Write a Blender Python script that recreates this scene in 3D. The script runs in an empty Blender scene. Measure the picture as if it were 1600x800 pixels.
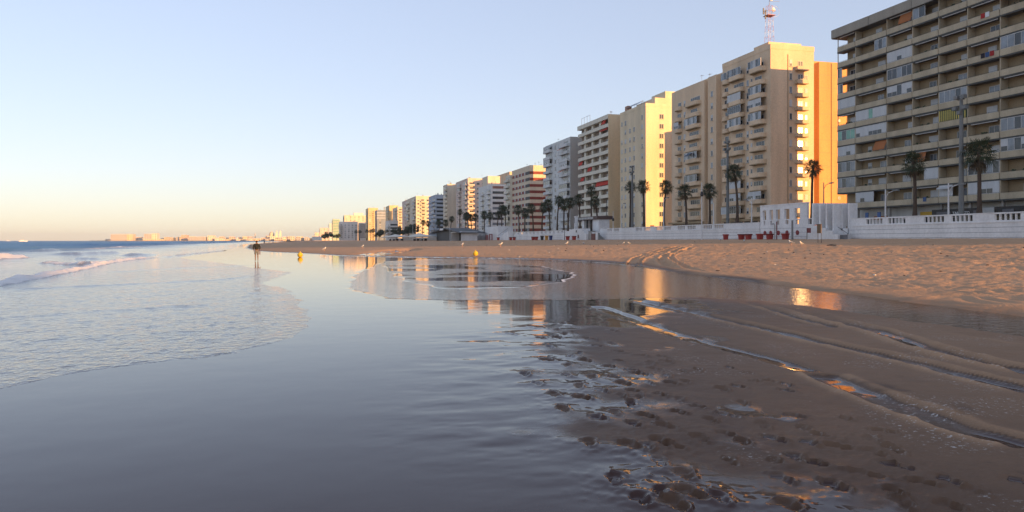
import bpy, math, random
import numpy as np
from mathutils import Vector, Matrix

random.seed(11)
S = bpy.context.scene
C = S.collection
R = math.radians

# ------------------------------------------------------------------ camera, sky, sun, exposure
YAW = 14.93            # the row of blocks runs along +Y, inland is +X, the camera looks a little inland
EYE = 1.7
CY, SY = math.cos(R(YAW)), math.sin(R(YAW))
cam_d = bpy.data.cameras.new('camera')
cam_d.sensor_width = 36; cam_d.lens = 27; cam_d.shift_y = -24 / 1600
cam_d.clip_start = 0.05; cam_d.clip_end = 60000
cam = bpy.data.objects.new('camera', cam_d); C.objects.link(cam)
cam.location = (0, 0, EYE); cam.rotation_euler = (R(90), 0, R(-YAW))
S.camera = cam

SUN_AZ = 34.0          # degrees from the -Y direction towards +X (behind the right shoulder)
SUN_EL = 6.5
sun_dir = Vector((math.sin(R(SUN_AZ)) * math.cos(R(SUN_EL)), -math.cos(R(SUN_AZ)) * math.cos(R(SUN_EL)), math.sin(R(SUN_EL))))
W = bpy.data.worlds.new('World'); S.world = W; W.use_nodes = True
wn = W.node_tree.nodes; wl = W.node_tree.links
bg = wn['Background']
sky = wn.new('ShaderNodeTexSky'); sky.sky_type = 'NISHITA'; sky.sun_disc = False
sky.sun_elevation = R(SUN_EL)
sky.sun_rotation = math.atan2(sun_dir.x, sun_dir.y)
sky.altitude = 0; sky.air_density = 1.0; sky.dust_density = 0.35; sky.ozone_density = 1.0
# thin morning haze in the sky: the range between horizon and zenith is gentler than a clear Nishita sky
sg = wn.new('ShaderNodeGamma'); sg.inputs[1].default_value = 0.6; wl.new(sky.outputs[0], sg.inputs[0])
sv = wn.new('ShaderNodeVectorMath'); sv.operation = 'MULTIPLY'; sv.inputs[1].default_value = (0.99, 1.04, 1.34); wl.new(sg.outputs[0], sv.inputs[0])
sm = wn.new('ShaderNodeMix'); sm.data_type = 'RGBA'; sm.inputs[0].default_value = 0.2; sm.inputs[7].default_value = (2.5, 2.45, 2.6, 1)
wl.new(sv.outputs[0], sm.inputs[6]); wl.new(sm.outputs[2], bg.inputs[0]); bg.inputs[1].default_value = 0.078
sl = bpy.data.lights.new('sun', 'SUN'); sl.energy = 2.0; sl.angle = R(0.5); sl.color = (1.0, 0.50, 0.16)
so = bpy.data.objects.new('sun', sl); C.objects.link(so)
so.rotation_euler = (-sun_dir).to_track_quat('-Z', 'Y').to_euler()
so.location = (60, -80, 60)
S.view_settings.view_transform = 'Standard'; S.view_settings.look = 'None'
S.view_settings.gamma = 1; S.view_settings.use_curve_mapping = False
S.view_settings.exposure = 2.2
S.cycles.max_bounces = 6; S.cycles.diffuse_bounces = 3; S.cycles.glossy_bounces = 4
S.cycles.use_denoising = True

# ------------------------------------------------------------------ measuring helpers (photograph pixel -> place)
def tphi(u): return math.tan(math.atan((u - 800) / 1200) + R(YAW))
def yu(u, T): return T / tphi(u)
def xu(u, y): return y * tphi(u)
def depth(x, y): return SY * x + CY * y
def zv(v, x, y): return EYE + (376 - v) * depth(x, y) / 1200
def plan(u, v, z=0.0):
    D = (EYE - z) * 1200 / (v - 376); lat = (u - 800) / 1200 * D
    return SY * D + CY * lat, CY * D - SY * lat

# ------------------------------------------------------------------ materials
MATS = {}
def mat(name, col, rough=0.8, var=0.15, scale=0.7, bump=0.0, bscale=12.0, streak=True, metal=0.0, spec=0.4, fine=0.08):
    if name in MATS: return MATS[name]
    m = bpy.data.materials.new(name); m.use_nodes = True
    n = m.node_tree.nodes; l = m.node_tree.links
    b = n['Principled BSDF']
    b.inputs['Roughness'].default_value = rough; b.inputs['Metallic'].default_value = metal
    b.inputs['Specular IOR Level'].default_value = spec
    g = n.new('ShaderNodeNewGeometry')
    mp = n.new('ShaderNodeMapping'); l.new(g.outputs['Position'], mp.inputs[0])
    if streak: mp.inputs['Scale'].default_value = (1, 1, 0.16)
    no = n.new('ShaderNodeTexNoise'); no.inputs['Scale'].default_value = scale; no.inputs['Detail'].default_value = 6
    l.new(mp.outputs[0], no.inputs['Vector'])
    nf = n.new('ShaderNodeTexNoise'); nf.inputs['Scale'].default_value = scale * 9; nf.inputs['Detail'].default_value = 3
    l.new(g.outputs['Position'], nf.inputs['Vector'])
    mr = n.new('ShaderNodeMapRange'); mr.inputs[1].default_value = 0.25; mr.inputs[2].default_value = 0.75
    mr.inputs[3].default_value = 1 - var; mr.inputs[4].default_value = 1 + var
    l.new(no.outputs[0], mr.inputs[0])
    mr2 = n.new('ShaderNodeMapRange'); mr2.inputs[1].default_value = 0.3; mr2.inputs[2].default_value = 0.7
    mr2.inputs[3].default_value = 1 - fine; mr2.inputs[4].default_value = 1 + fine
    l.new(nf.outputs[0], mr2.inputs[0])
    mu = n.new('ShaderNodeMath'); mu.operation = 'MULTIPLY'; l.new(mr.outputs[0], mu.inputs[0]); l.new(mr2.outputs[0], mu.inputs[1])
    vm = n.new('ShaderNodeVectorMath'); vm.operation = 'SCALE'; vm.inputs[0].default_value = col[:3]
    l.new(mu.outputs[0], vm.inputs['Scale']); l.new(vm.outputs[0], b.inputs['Base Color'])
    if bump:
        nb = n.new('ShaderNodeTexNoise'); nb.inputs['Scale'].default_value = bscale; nb.inputs['Detail'].default_value = 4
        l.new(g.outputs['Position'], nb.inputs['Vector'])
        bp = n.new('ShaderNodeBump'); bp.inputs['Distance'].default_value = bump; bp.inputs['Strength'].default_value = 0.6
        l.new(nb.outputs[0], bp.inputs['Height']); l.new(bp.outputs[0], b.inputs['Normal'])
    MATS[name] = m
    return m

M_glass = mat('window_glass', (0.035, 0.045, 0.055), 0.12, 0.4, 0.35, streak=False, spec=0.5)
M_glassb = mat('pale_curtained_glass', (0.20, 0.23, 0.26), 0.2, 0.35, 0.5, streak=False, spec=0.5)
M_glassg = mat('green_tinted_glass', (0.16, 0.36, 0.28), 0.2, 0.2, 0.6, streak=False)
M_frame = mat('white_window_frame', (0.58, 0.58, 0.57), 0.5, 0.06)
M_blind = mat('white_roller_shutter', (0.52, 0.53, 0.53), 0.6, 0.10, 1.2)
M_white = mat('white_painted_masonry', (0.74, 0.74, 0.74), 0.8, 0.10, 0.5, 0.01)
M_dark = mat('dark_opening', (0.03, 0.03, 0.032), 0.6, 0.3)
M_iron = mat('dark_iron', (0.05, 0.05, 0.05), 0.5, 0.2)
M_grey = mat('grey_concrete', (0.30, 0.29, 0.27), 0.9, 0.18, 0.6, 0.01)
M_roof = mat('roof_gravel', (0.30, 0.26, 0.22), 0.95, 0.2)

# ------------------------------------------------------------------ mesh builder
class MB:
    def __init__(s): s.v = []; s.f = []; s.m = []
    def face(s, pts, m=0):
        i = len(s.v); s.v += [tuple(p) for p in pts]; s.f.append(tuple(range(i, i + len(pts)))); s.m.append(m)
    def box(s, x0, x1, y0, y1, z0, z1, m=0):
        i = len(s.v)
        s.v += [(x0, y0, z0), (x1, y0, z0), (x1, y1, z0), (x0, y1, z0), (x0, y0, z1), (x1, y0, z1), (x1, y1, z1), (x0, y1, z1)]
        for q in ((0, 3, 2, 1), (4, 5, 6, 7), (0, 1, 5, 4), (1, 2, 6, 5), (2, 3, 7, 6), (3, 0, 4, 7)):
            s.f.append(tuple(i + k for k in q)); s.m.append(m)
        return s
    def prism(s, poly, z0, z1, m=0, cap=True):
        n = len(poly); i = len(s.v)
        s.v += [(p[0], p[1], z0) for p in poly] + [(p[0], p[1], z1) for p in poly]
        for k in range(n):
            j = (k + 1) % n; s.f.append((i + k, i + j, i + n + j, i + n + k)); s.m.append(m)
        if cap:
            s.f.append(tuple(i + k for k in reversed(range(n)))); s.m.append(m)
            s.f.append(tuple(i + n + k for k in range(n))); s.m.append(m)
        return s
    def tube(s, pts, rad, n=8, m=0, cap=True):
        rings = []
        for k, p in enumerate(pts):
            p = Vector(p); a = Vector(pts[max(k - 1, 0)]); b = Vector(pts[min(k + 1, len(pts) - 1)])
            t = (b - a).normalized(); up = Vector((0, 0, 1)) if abs(t.z) < 0.9 else Vector((1, 0, 0))
            e1 = t.cross(up).normalized(); e2 = t.cross(e1)
            r = rad[k] if isinstance(rad, (list, tuple)) else rad
            i = len(s.v); rings.append(i)
            for q in range(n):
                an = 2 * math.pi * q / n; s.v.append(tuple(p + e1 * (r * math.cos(an)) + e2 * (r * math.sin(an))))
        for a, b in zip(rings, rings[1:]):
            for q in range(n):
                w = (q + 1) % n; s.f.append((a + q, a + w, b + w, b + q)); s.m.append(m)
        if cap:
            s.f.append(tuple(rings[0] + q for q in range(n))); s.m.append(m)
            s.f.append(tuple(rings[-1] + q for q in reversed(range(n)))); s.m.append(m)
        return s
    def ball(s, c, rx, ry, rz, nu=12, nv=8, m=0):
        i = len(s.v)
        for a in range(nv + 1):
            th = math.pi * a / nv
            for b in range(nu):
                ph = 2 * math.pi * b / nu
                s.v.append((c[0] + rx * math.sin(th) * math.cos(ph), c[1] + ry * math.sin(th) * math.sin(ph), c[2] + rz * math.cos(th)))
        for a in range(nv):
            for b in range(nu):
                w = (b + 1) % nu
                s.f.append((i + a * nu + b, i + (a + 1) * nu + b, i + (a + 1) * nu + w, i + a * nu + w)); s.m.append(m)
        return s
    def data(s, name, mats, origin=(0, 0, 0), smooth=False):
        me = bpy.data.meshes.new(name)
        ox, oy, oz = origin
        me.from_pydata([(a - ox, b - oy, c - oz) for a, b, c in s.v], [], s.f)
        for q in (mats if isinstance(mats, (list, tuple)) else [mats]): me.materials.append(q)
        me.polygons.foreach_set('material_index', s.m)
        if smooth: me.polygons.foreach_set('use_smooth', [True] * len(s.f))
        me.validate(); me.update()
        return me
    def build(s, name, mats, parent=None, smooth=False, loc=None):
        o0 = wloc(parent) if parent else (loc or (0, 0, 0))
        o = bpy.data.objects.new(name, s.data(name, mats, o0, smooth)); C.objects.link(o)
        if parent: o.parent = parent; WL[o.name] = o0
        else: o.location = o0; WL[o.name] = o0
        return o
WL = {}
def wloc(o): return WL[o.name]
def tag(o, label=None, cat=None, group=None, kind=None):
    if label: o['label'] = label
    if cat: o['category'] = cat
    if group: o['group'] = group
    if kind: o['kind'] = kind
    return o
def thing(name, label, cat, loc, group=None, rotz=0.0):
    o = bpy.data.objects.new(name, None); C.objects.link(o); o.empty_display_size = 0.5
    o.location = loc; o.rotation_euler = (0, 0, rotz); WL[o.name] = tuple(loc)
    return tag(o, label, cat, group)
def put(name, me, parent, loc, rotz=0.0, scale=None):
    """one part: world place loc, sharing the mesh me"""
    o = bpy.data.objects.new(name, me); C.objects.link(o)
    p = wloc(parent); o.parent = parent
    o.location = (loc[0] - p[0], loc[1] - p[1], loc[2] - p[2]); o.rotation_euler = (0, 0, rotz)
    if scale: o.scale = scale
    WL[o.name] = tuple(loc)
    return o
def put_local(name, me, parent, loc=(0, 0, 0), rotz=0.0):
    o = bpy.data.objects.new(name, me); C.objects.link(o); o.parent = parent
    o.location = loc; o.rotation_euler = (0, 0, rotz)
    return o
def copy_tree(o, parent=None):
    c = o.copy(); C.objects.link(c); c.parent = parent
    WL[c.name] = WL.get(o.name, (0, 0, 0))
    for ch in list(o.children): copy_tree(ch, c)
    return c
ORD = ['first', 'second', 'third', 'fourth', 'fifth', 'sixth', 'seventh', 'eighth', 'ninth', 'tenth', 'eleventh', 'twelfth']

# ------------------------------------------------------------------ numpy noise
_rs = np.random.RandomState(5)
_T = _rs.rand(256, 256)
def vnoise(x, y, s):
    X = x / s; Y = y / s
    xi = np.floor(X).astype(np.int64); yi = np.floor(Y).astype(np.int64)
    fx = X - xi; fy = Y - yi
    fx = fx * fx * (3 - 2 * fx); fy = fy * fy * (3 - 2 * fy)
    a = _T[xi & 255, yi & 255]; b = _T[(xi + 1) & 255, yi & 255]; c = _T[xi & 255, (yi + 1) & 255]; d = _T[(xi + 1) & 255, (yi + 1) & 255]
    return (a * (1 - fx) + b * fx) * (1 - fy) + (c * (1 - fx) + d * fx) * fy - 0.5
def fbm(x, y, s, o=4):
    r = 0; a = 1.0
    for k in range(o):
        r = r + a * vnoise(x + 17.3 * k, y - 9.1 * k, s); s *= 0.5; a *= 0.5
    return r
def sstep(a, b, x):
    t = np.clip((x - a) / (b - a), 0, 1); return t * t * (3 - 2 * t)
def poly_sd(px, py, P):
    """signed distance to polygon P, positive inside"""
    d = np.full(px.shape, 1e9); ins = np.zeros(px.shape, bool)
    n = len(P)
    for i in range(n):
        ax, ay = P[i]; bx, by = P[(i + 1) % n]
        ex, ey = bx - ax, by - ay
        t = np.clip(((px - ax) * ex + (py - ay) * ey) / (ex * ex + ey * ey + 1e-12), 0, 1)
        d = np.minimum(d, np.hypot(px - ax - t * ex, py - ay - t * ey))
        cnd = ((ay > py) != (by > py)) & (px < (bx - ax) * (py - ay) / (by - ay + 1e-12) + ax)
        ins ^= cnd
    return np.where(ins, d, -d)
def line_d(px, py, L):
    """distance to a polyline, side sign and fraction along"""
    d = np.full(px.shape, 1e9); sg = np.zeros(px.shape); fr = np.zeros(px.shape)
    tot = sum(math.hypot(L[i + 1][0] - L[i][0], L[i + 1][1] - L[i][1]) for i in range(len(L) - 1)); acc = 0
    for i in range(len(L) - 1):
        ax, ay = L[i]; bx, by = L[i + 1]; ex, ey = bx - ax, by - ay; ln = math.hypot(ex, ey)
        t = np.clip(((px - ax) * ex + (py - ay) * ey) / (ln * ln), 0, 1)
        q = np.hypot(px - ax - t * ex, py - ay - t * ey); m = q < d
        d = np.where(m, q, d); sg = np.where(m, np.sign(ex * (py - ay) - ey * (px - ax)), sg); fr = np.where(m, (acc + t * ln) / tot, fr)
        acc += ln
    return d, sg, fr

# ------------------------------------------------------------------ beach, pool and sea
XE_Y = [-400, 0, 13, 38, 52, 60, 67, 74, 82, 90, 110, 134, 200, 431, 700, 1200, 3000]
XE_X = [10, 13.2, 15, 18.6, 22.3, 22.6, 20.6, 15.5, 7, 3.0, -1.5, -8.2, -15, -30, -34, -36, -30]
XS_Y = [-400, 5, 10, 11.2, 12.4, 14, 15.7, 20, 26.8, 33.5, 43, 55, 70, 92, 140, 196, 431, 700, 1200, 3000]
XS_X = [-6, -5, -3.6, -2.9, -1.1, -0.2, 0.15, 0.0, -0.5, -1.7, -1.2, -4, -8, -13.5, -15.5, -17.5, -33, -38, -60, -60]
POOL = [plan(*p) for p in [(690, 468), (820, 467), (900, 468), (1000, 465), (1100, 464), (1180, 470), (1280, 481), (1380, 497), (1480, 512), (1640, 533),
        (1640, 497), (1500, 481), (1350, 460), (1200, 441), (1100, 428.5), (1050, 422.5), (1000, 416.5), (940, 411.5), (880, 408), (760, 404.5), (660, 405), (600, 409), (560, 425), (540, 450), (600, 466)]]
ISLE = [plan(*p) for p in [(600, 414), (760, 411.5), (850, 416), (893, 428), (875, 440), (800, 448), (700, 451), (640, 440), (610, 425)]]
TONGUE = [plan(*p) for p in [(560, 398.5), (600, 394), (640, 392.6), (660, 393.4), (630, 396), (590, 400.5)]]

def base_z(x, y):
    xe = np.interp(y, XE_Y, XE_X) + 0.9 * fbm(x, y, 5.0, 3)
    h = np.clip((x - xe) / (72.0 - xe), 0, 1.0)
    z = 1.9 * (0.75 * h + 0.25 * h * h) + 0.05 * sstep(0, 1.2, x - xe)
    z = z + np.where(x < 0, 0.012 * np.maximum(x, -150), 0.0)
    return z, x - xe
def ground_at(x, y):
    z, _ = base_z(np.array([float(x)]), np.array([float(y)])); return float(z[0])
def gp(u, v):
    """where the sight line through (u, v) meets the sand"""
    lo = None
    for D in np.geomspace(3, 900, 900):
        lat = (u - 800) / 1200 * D; x = SY * D + CY * lat; y = CY * D - SY * lat
        if EYE - (v - 376) / 1200 * D <= ground_at(x, y): return x, y, ground_at(x, y)
    return x, y, ground_at(x, y)

def grid():
    dense = np.linspace(R(-22.5), R(52.5), 920)
    rest = np.linspace(R(52.5), R(337.5), 90)[1:-1]
    az = np.concatenate([dense, rest])
    r = np.concatenate([[0.02, 0.6, 1.4, 2.2, 2.9], np.exp(np.arange(math.log(3.4), math.log(75), 0.0055)),
                        np.exp(np.arange(math.log(75.4), math.log(600), 0.010)), np.exp(np.arange(math.log(606), math.log(9000), 0.04))])
    A, Rr = np.meshgrid(az, r)
    return (Rr * np.sin(A)).ravel(), (Rr * np.cos(A)).ravel(), len(r), len(az)
GX, GY, NR, NA = grid()
idx = np.arange(NR * NA).reshape(NR, NA)
q0 = idx[:-1, :]; q1 = np.roll(idx, -1, axis=1)[:-1, :]; q2 = np.roll(idx, -1, axis=1)[1:, :]; q3 = idx[1:, :]
QUADS = np.stack([q0, q3, q2, q1], axis=-1).reshape(-1, 4)

def sheet(name, z, keep, attrs, material):
    """one mesh from the kept cells of the radial grid"""
    Q = QUADS[keep[QUADS].any(axis=1)]
    used = np.unique(Q); remap = np.full(NR * NA, -1, np.int64); remap[used] = np.arange(len(used)); Q = remap[Q]
    me = bpy.data.meshes.new(name)
    me.vertices.add(len(used)); co = np.stack([GX[used], GY[used], z[used]], -1).astype(np.float32)
    me.vertices.foreach_set('co', co.ravel())
    me.loops.add(len(Q) * 4); me.loops.foreach_set('vertex_index', Q.ravel().astype(np.int32))
    me.polygons.add(len(Q)); me.polygons.foreach_set('loop_start', np.arange(0, len(Q) * 4, 4, dtype=np.int32))
    me.polygons.foreach_set('loop_total', np.full(len(Q), 4, np.int32))
    me.polygons.foreach_set('use_smooth', np.ones(len(Q), bool))
    me.update(calc_edges=True)
    for k, a in attrs.items():
        at = me.attributes.new(k, 'FLOAT', 'POINT'); at.data.foreach_set('value', a[used].astype(np.float32))
    me.materials.append(material); me.validate()
    o = bpy.data.objects.new(name, me); C.objects.link(o); o['kind'] = 'structure'
    return o

def node_math(n, l, op, a, b=None, c=None, clamp=False):
    q = n.new('ShaderNodeMath'); q.operation = op; q.use_clamp = clamp
    for i, v in enumerate((a, b, c)):
        if v is None: continue
        if isinstance(v, (int, float)): q.inputs[i].default_value = v
        else: l.new(v, q.inputs[i])
    return q.outputs[0]
def node_noise(n, l, vec, scale, detail=3, rough=0.5, sc=(1, 1, 1), dist=0.0):
    mp = n.new('ShaderNodeMapping'); mp.inputs['Scale'].default_value = sc; l.new(vec, mp.inputs[0])
    q = n.new('ShaderNodeTexNoise'); q.inputs['Scale'].default_value = scale; q.inputs['Detail'].default_value = detail
    q.inputs['Roughness'].default_value = rough; q.inputs['Distortion'].default_value = dist
    l.new(mp.outputs[0], q.inputs['Vector']); return q.outputs[0]
def node_attr(n, name):
    a = n.new('ShaderNodeAttribute'); a.attribute_name = name; return a.outputs['Fac']
def node_mix(n, l, f, a, b):
    q = n.new('ShaderNodeMix'); q.data_type = 'RGBA'
    if isinstance(f, (int, float)): q.inputs[0].default_value = f
    else: l.new(f, q.inputs[0])
    for i, v in ((6, a), (7, b)):
        if isinstance(v, tuple): q.inputs[i].default_value = (*v, 1)
        else: l.new(v, q.inputs[i])
    return q.outputs[2]
def node_ramp(n, l, f, pts):
    q = n.new('ShaderNodeValToRGB'); el = q.color_ramp.elements
    while len(el) < len(pts): el.new(0.5)
    for e, (p, c) in zip(el, pts):
        e.position = p; e.color = (c, c, c, 1) if isinstance(c, (int, float)) else (*c, 1)
    l.new(f, q.inputs[0]); return q.outputs[0]

def sand_material():
    m = bpy.data.materials.new('beach_sand'); m.use_nodes = True; n = m.node_tree.nodes; l = m.node_tree.links
    b = n['Principled BSDF']; g = n.new('ShaderNodeNewGeometry'); P = g.outputs['Position']
    wet = node_attr(n, 'wet'); fl = node_attr(n, 'fleck')
    n1 = node_noise(n, l, P, 0.5, 6); n2 = node_noise(n, l, P, 40, 3); n3 = node_noise(n, l, P, 4.0, 4)
    dry = node_mix(n, l, n1, (0.42, 0.255, 0.145), (0.61, 0.395, 0.245))
    dry = node_mix(n, l, node_ramp(n, l, n2, [(0.35, 0.0), (0.7, 0.35)]), dry, (0.25, 0.17, 0.11))
    wetc = node_mix(n, l, n3, (0.072, 0.041, 0.026), (0.122, 0.072, 0.045))
    wetc = node_mix(n, l, node_ramp(n, l, wet, [(0.6, 0.0), (0.9, 1.0)]), wetc, (0.058, 0.030, 0.024))
    col = node_mix(n, l, node_ramp(n, l, wet, [(0.05, 0.0), (0.45, 1.0)]), dry, wetc)
    flm = node_math(n, l, 'MULTIPLY', fl, node_ramp(n, l, node_noise(n, l, P, 22, 5, 0.7, (1, 1, 1)), [(0.58, 0.0), (0.66, 1.0)]))
    col = node_mix(n, l, flm, col, (0.62, 0.60, 0.57))
    l.new(col, b.inputs['Base Color'])
    ro = node_ramp(n, l, wet, [(0.0, 0.95), (0.40, 0.50), (0.62, 0.26), (0.8, 0.09), (1.0, 0.025)])
    ro = node_math(n, l, 'MAXIMUM', ro, node_math(n, l, 'MULTIPLY', flm, 0.7))
    l.new(ro, b.inputs['Roughness']); b.inputs['IOR'].default_value = 1.25
    l.new(node_ramp(n, l, wet, [(0.1, 0.25), (0.5, 0.28), (0.8, 0.40)]), b.inputs['Specular IOR Level'])
    # relief: lumpy dry sand, fine grain on damp sand, the faintest ripple on the film of water
    dryf = node_ramp(n, l, wet, [(0.0, 1.0), (0.35, 0.0)])
    lum = node_math(n, l, 'ADD', node_math(n, l, 'MULTIPLY', node_noise(n, l, P, 2.2, 3, 0.55), 0.045), node_math(n, l, 'MULTIPLY', node_noise(n, l, P, 7.5, 4, 0.65), 0.046))
    h = node_math(n, l, 'MULTIPLY', lum, dryf)
    dampf = node_ramp(n, l, wet, [(0.1, 0.0), (0.4, 1.0), (0.6, 0.6), (0.85, 0.0)])
    h2 = node_math(n, l, 'MULTIPLY', node_math(n, l, 'ADD', node_math(n, l, 'MULTIPLY', node_noise(n, l, P, 30, 4), 0.004), node_math(n, l, 'MULTIPLY', node_noise(n, l, P, 5, 2), 0.012)), dampf)
    film = node_ramp(n, l, wet, [(0.6, 0.0), (0.9, 1.0)])
    h3 = node_math(n, l, 'MULTIPLY', node_math(n, l, 'ADD', node_math(n, l, 'MULTIPLY', node_noise(n, l, P, 1.2, 2, 0.5, (1, 1.0, 1)), 0.004), node_math(n, l, 'MULTIPLY', node_noise(n, l, P, 14, 3), 0.00045)), film)
    h = node_math(n, l, 'ADD', node_math(n, l, 'ADD', h, h2), h3)
    bp = n.new('ShaderNodeBump'); bp.inputs['Distance'].default_value = 1.0; bp.inputs['Strength'].default_value = 1.0
    l.new(h, bp.inputs['Height']); l.new(bp.outputs[0], b.inputs['Normal'])
    return m

def water_material(name, shallow, deep, rip):
    m = bpy.data.materials.new(name); m.use_nodes = True; n = m.node_tree.nodes; l = m.node_tree.links
    b = n['Principled BSDF']; g = n.new('ShaderNodeNewGeometry'); P = g.outputs['Position']
    foam = node_attr(n, 'foam'); dp = node_attr(n, 'deep')
    nz = node_noise(n, l, P, 9, 5, 0.7); nz2 = node_noise(n, l, P, 1.6, 4, 0.6, (1, 0.45, 1))
    fm = node_math(n, l, 'SUBTRACT', node_math(n, l, 'ADD', node_math(n, l, 'MULTIPLY', foam, 1.5), node_math(n, l, 'MULTIPLY', node_math(n, l, 'ADD', nz, nz2), 0.8)), 1.05)
    fm = node_math(n, l, 'MULTIPLY', fm, 3.0, clamp=True)
    fm = node_math(n, l, 'MULTIPLY', fm, node_math(n, l, 'GREATER_THAN', foam, 0.02))
    col = node_mix(n, l, dp, shallow, deep)
    col = node_mix(n, l, fm, col, (0.80, 0.79, 0.77))
    l.new(col, b.inputs['Base Color'])
    l.new(node_math(n, l, 'ADD', node_math(n, l, 'MULTIPLY', fm, 0.75), node_ramp(n, l, dp, [(0.1, 0.05), (0.8, 0.42)])), b.inputs['Roughness'])
    b.inputs['IOR'].default_value = 1.33
    l.new(node_ramp(n, l, dp, [(0.1, 0.5), (0.75, 0.04)]), b.inputs['Specular IOR Level'])
    hs = None
    for sc, dt, st, am, dfac in rip:
        q = node_math(n, l, 'MULTIPLY', node_noise(n, l, P, sc, dt, 0.55, st, 0.4), am)
        if dfac: q = node_math(n, l, 'MULTIPLY', q, dp)
        hs = q if hs is None else node_math(n, l, 'ADD', hs, q)
    hs = node_math(n, l, 'ADD', hs, node_math(n, l, 'MULTIPLY', node_math(n, l, 'MULTIPLY', nz, fm), 0.05))
    bp = n.new('ShaderNodeBump'); bp.inputs['Distance'].default_value = 1.0; bp.inputs['Strength'].default_value = 1.0
    l.new(hs, bp.inputs['Height']); l.new(bp.outputs[0], b.inputs['Normal'])
    return m

def make_shore():
    x, y = GX, GY
    z, din = base_z(x, y)
    D = SY * x + CY * y; lat = CY * x - SY * y
    rad = np.hypot(x, y)
    near = np.where((rad < 75))[0]
    # pool basin
    sd = np.full(x.shape, -50.0); isl = np.full(x.shape, -50.0); tg = np.full(x.shape, -50.0)
    reg = np.where((rad < 140) & (y > 5))[0]
    wob = 0.35 * fbm(x[reg], y[reg], 2.5, 3)
    sd[reg] = poly_sd(x[reg], y[reg], POOL) + wob
    isl[reg] = poly_sd(x[reg], y[reg], ISLE) + wob * 1.5
    tg[reg] = poly_sd(x[reg], y[reg], TONGUE) + wob * 2
    pool = np.minimum(sd, -isl)
    inp = sstep(-0.2, 0.9, pool)
    z = z * (1 - inp) + (-0.05) * inp
    z = np.where(tg > -1.5, z * (1 - sstep(-1.5, 0.2, tg)) + 0.012 * sstep(-1.5, 0.2, tg), z)
    # wetness
    lb = np.interp(D, [0, 4.0, 4.5, 5.3, 5.9, 6.7, 8.4, 10.5, 13.2, 14.2, 15.6, 18, 20.5, 23, 60], [3.4, 3.0, 2.5, 2.0, 1.45, 0.95, 1.0, 0.85, 0.75, 1.0, 2.2, 3.6, 4.2, 4.6, 30])
    dm = lat - lb + np.where(rad < 80, 1.5 * fbm(x, y, 1.3, 4) + 0.7 * fbm(x, y, 0.35, 2), 0)
    damp = sstep(-0.5, 0.7, dm) * (D > 0)
    pn = fbm(x * 1.0, y * 1.0, 1.1, 4)
    wet = 1 - 0.56 * damp
    patch = sstep(0.26, 0.36, pn) * damp * sstep(14, 9, np.abs(lat) + 0.3 * D) * sstep(4.5, 1.5, lat - lb)
    wet = np.maximum(wet, wet + 0.4 * patch)
    side = sstep(0.2, 2.5, lat - lb) * damp
    wet -= 0.06 * side + 0.09 * damp * sstep(1.5, 6.5, lat - lb) * sstep(4, 9, D)
    wet = np.where(isl > 0, 0.72 + 0.3 * sstep(-0.1, 0.2, fbm(x, y, 3.0, 3)), wet)
    edge = sstep(0.0, 2.2, din + 0.5)
    wet = wet * (1 - edge) + 0.10 * edge
    far_dry = sstep(1, 10, din)
    wet = np.where(tg > 0, 1.0, wet - 0.06 * far_dry * edge)
    wet = np.clip(wet, 0, 1)
    fleck = np.clip(damp * sstep(0.10, 0.34, fbm(x, y, 0.9, 3)) * (rad < 30) * (1 - edge), 0, 1) * 0.8
    # wheel tracks: pixel polyline, half-width, depth, rim
    flat = lambda P: [plan(u, v) for u, v in P]
    sl_ = lambda P: [gp(u, v)[:2] for u, v in P]
    tr = [(flat([(985, 466), (1035, 478), (1100, 492), (1190, 512), (1290, 535), (1400, 558), (1500, 584), (1640, 618)]), 0.21, 0.06, 0.05, 0.1),
          (flat([(1170, 462), (1230, 478), (1300, 499), (1370, 517), (1450, 543), (1520, 562), (1640, 588)]), 0.24, 0.07, 0.08, 0.0),
          (flat([(1140, 464), (1200, 482), (1260, 501), (1310, 512)]), 0.15, 0.04, 0.06, 0.0),
          (flat([(1340, 484), (1410, 498), (1500, 520), (1640, 540)]), 0.22, 0.06, 0.08, 0.0),
          (flat([(1370, 482), (1440, 493), (1520, 506), (1640, 520)]), 0.12, 0.03, 0.06, 0.0),
          (flat([(930, 478), (985, 497), (1050, 520), (1120, 540), (1190, 558), (1280, 582)]), 0.20, 0.035, 0.018, 0.75),
          (flat([(1280, 582), (1340, 608), (1400, 630), (1440, 645), (1500, 668), (1620, 700)]), 0.21, 0.05, 0.035, 0.05),
          (sl_([(985, 417), (987, 411), (993, 404), (1010, 397), (1030, 391), (1052, 385.5)]), 0.30, 0.10, 0.16, 0.0),
          (sl_([(998, 417), (996, 411), (1003, 404), (1022, 396), (1040, 391), (1062, 385.5)]), 0.22, 0.08, 0.13, 0.0),
          (sl_([(1080, 427), (1055, 420), (1040, 413), (1033, 407), (1040, 399), (1055, 392), (1075, 385)]), 0.32, 0.12, 0.18, 0.0),
          (sl_([(1110, 427), (1070, 418), (1052, 409), (1046, 402), (1060, 394), (1085, 386)]), 0.22, 0.08, 0.13, 0.0),
          (sl_([(1075, 385), (1110, 383.5), (1200, 383)]), 0.25, 0.08, 0.12, 0.0),
          (sl_([(1046, 397), (1200, 396), (1400, 400), (1640, 408)]), 0.35, 0.07, 0.08, 0.0),
          (sl_([(700, 396), (850, 392), (1000, 394), (1150, 399)]), 0.5, 0.06, 0.07, 0.0)]
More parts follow.
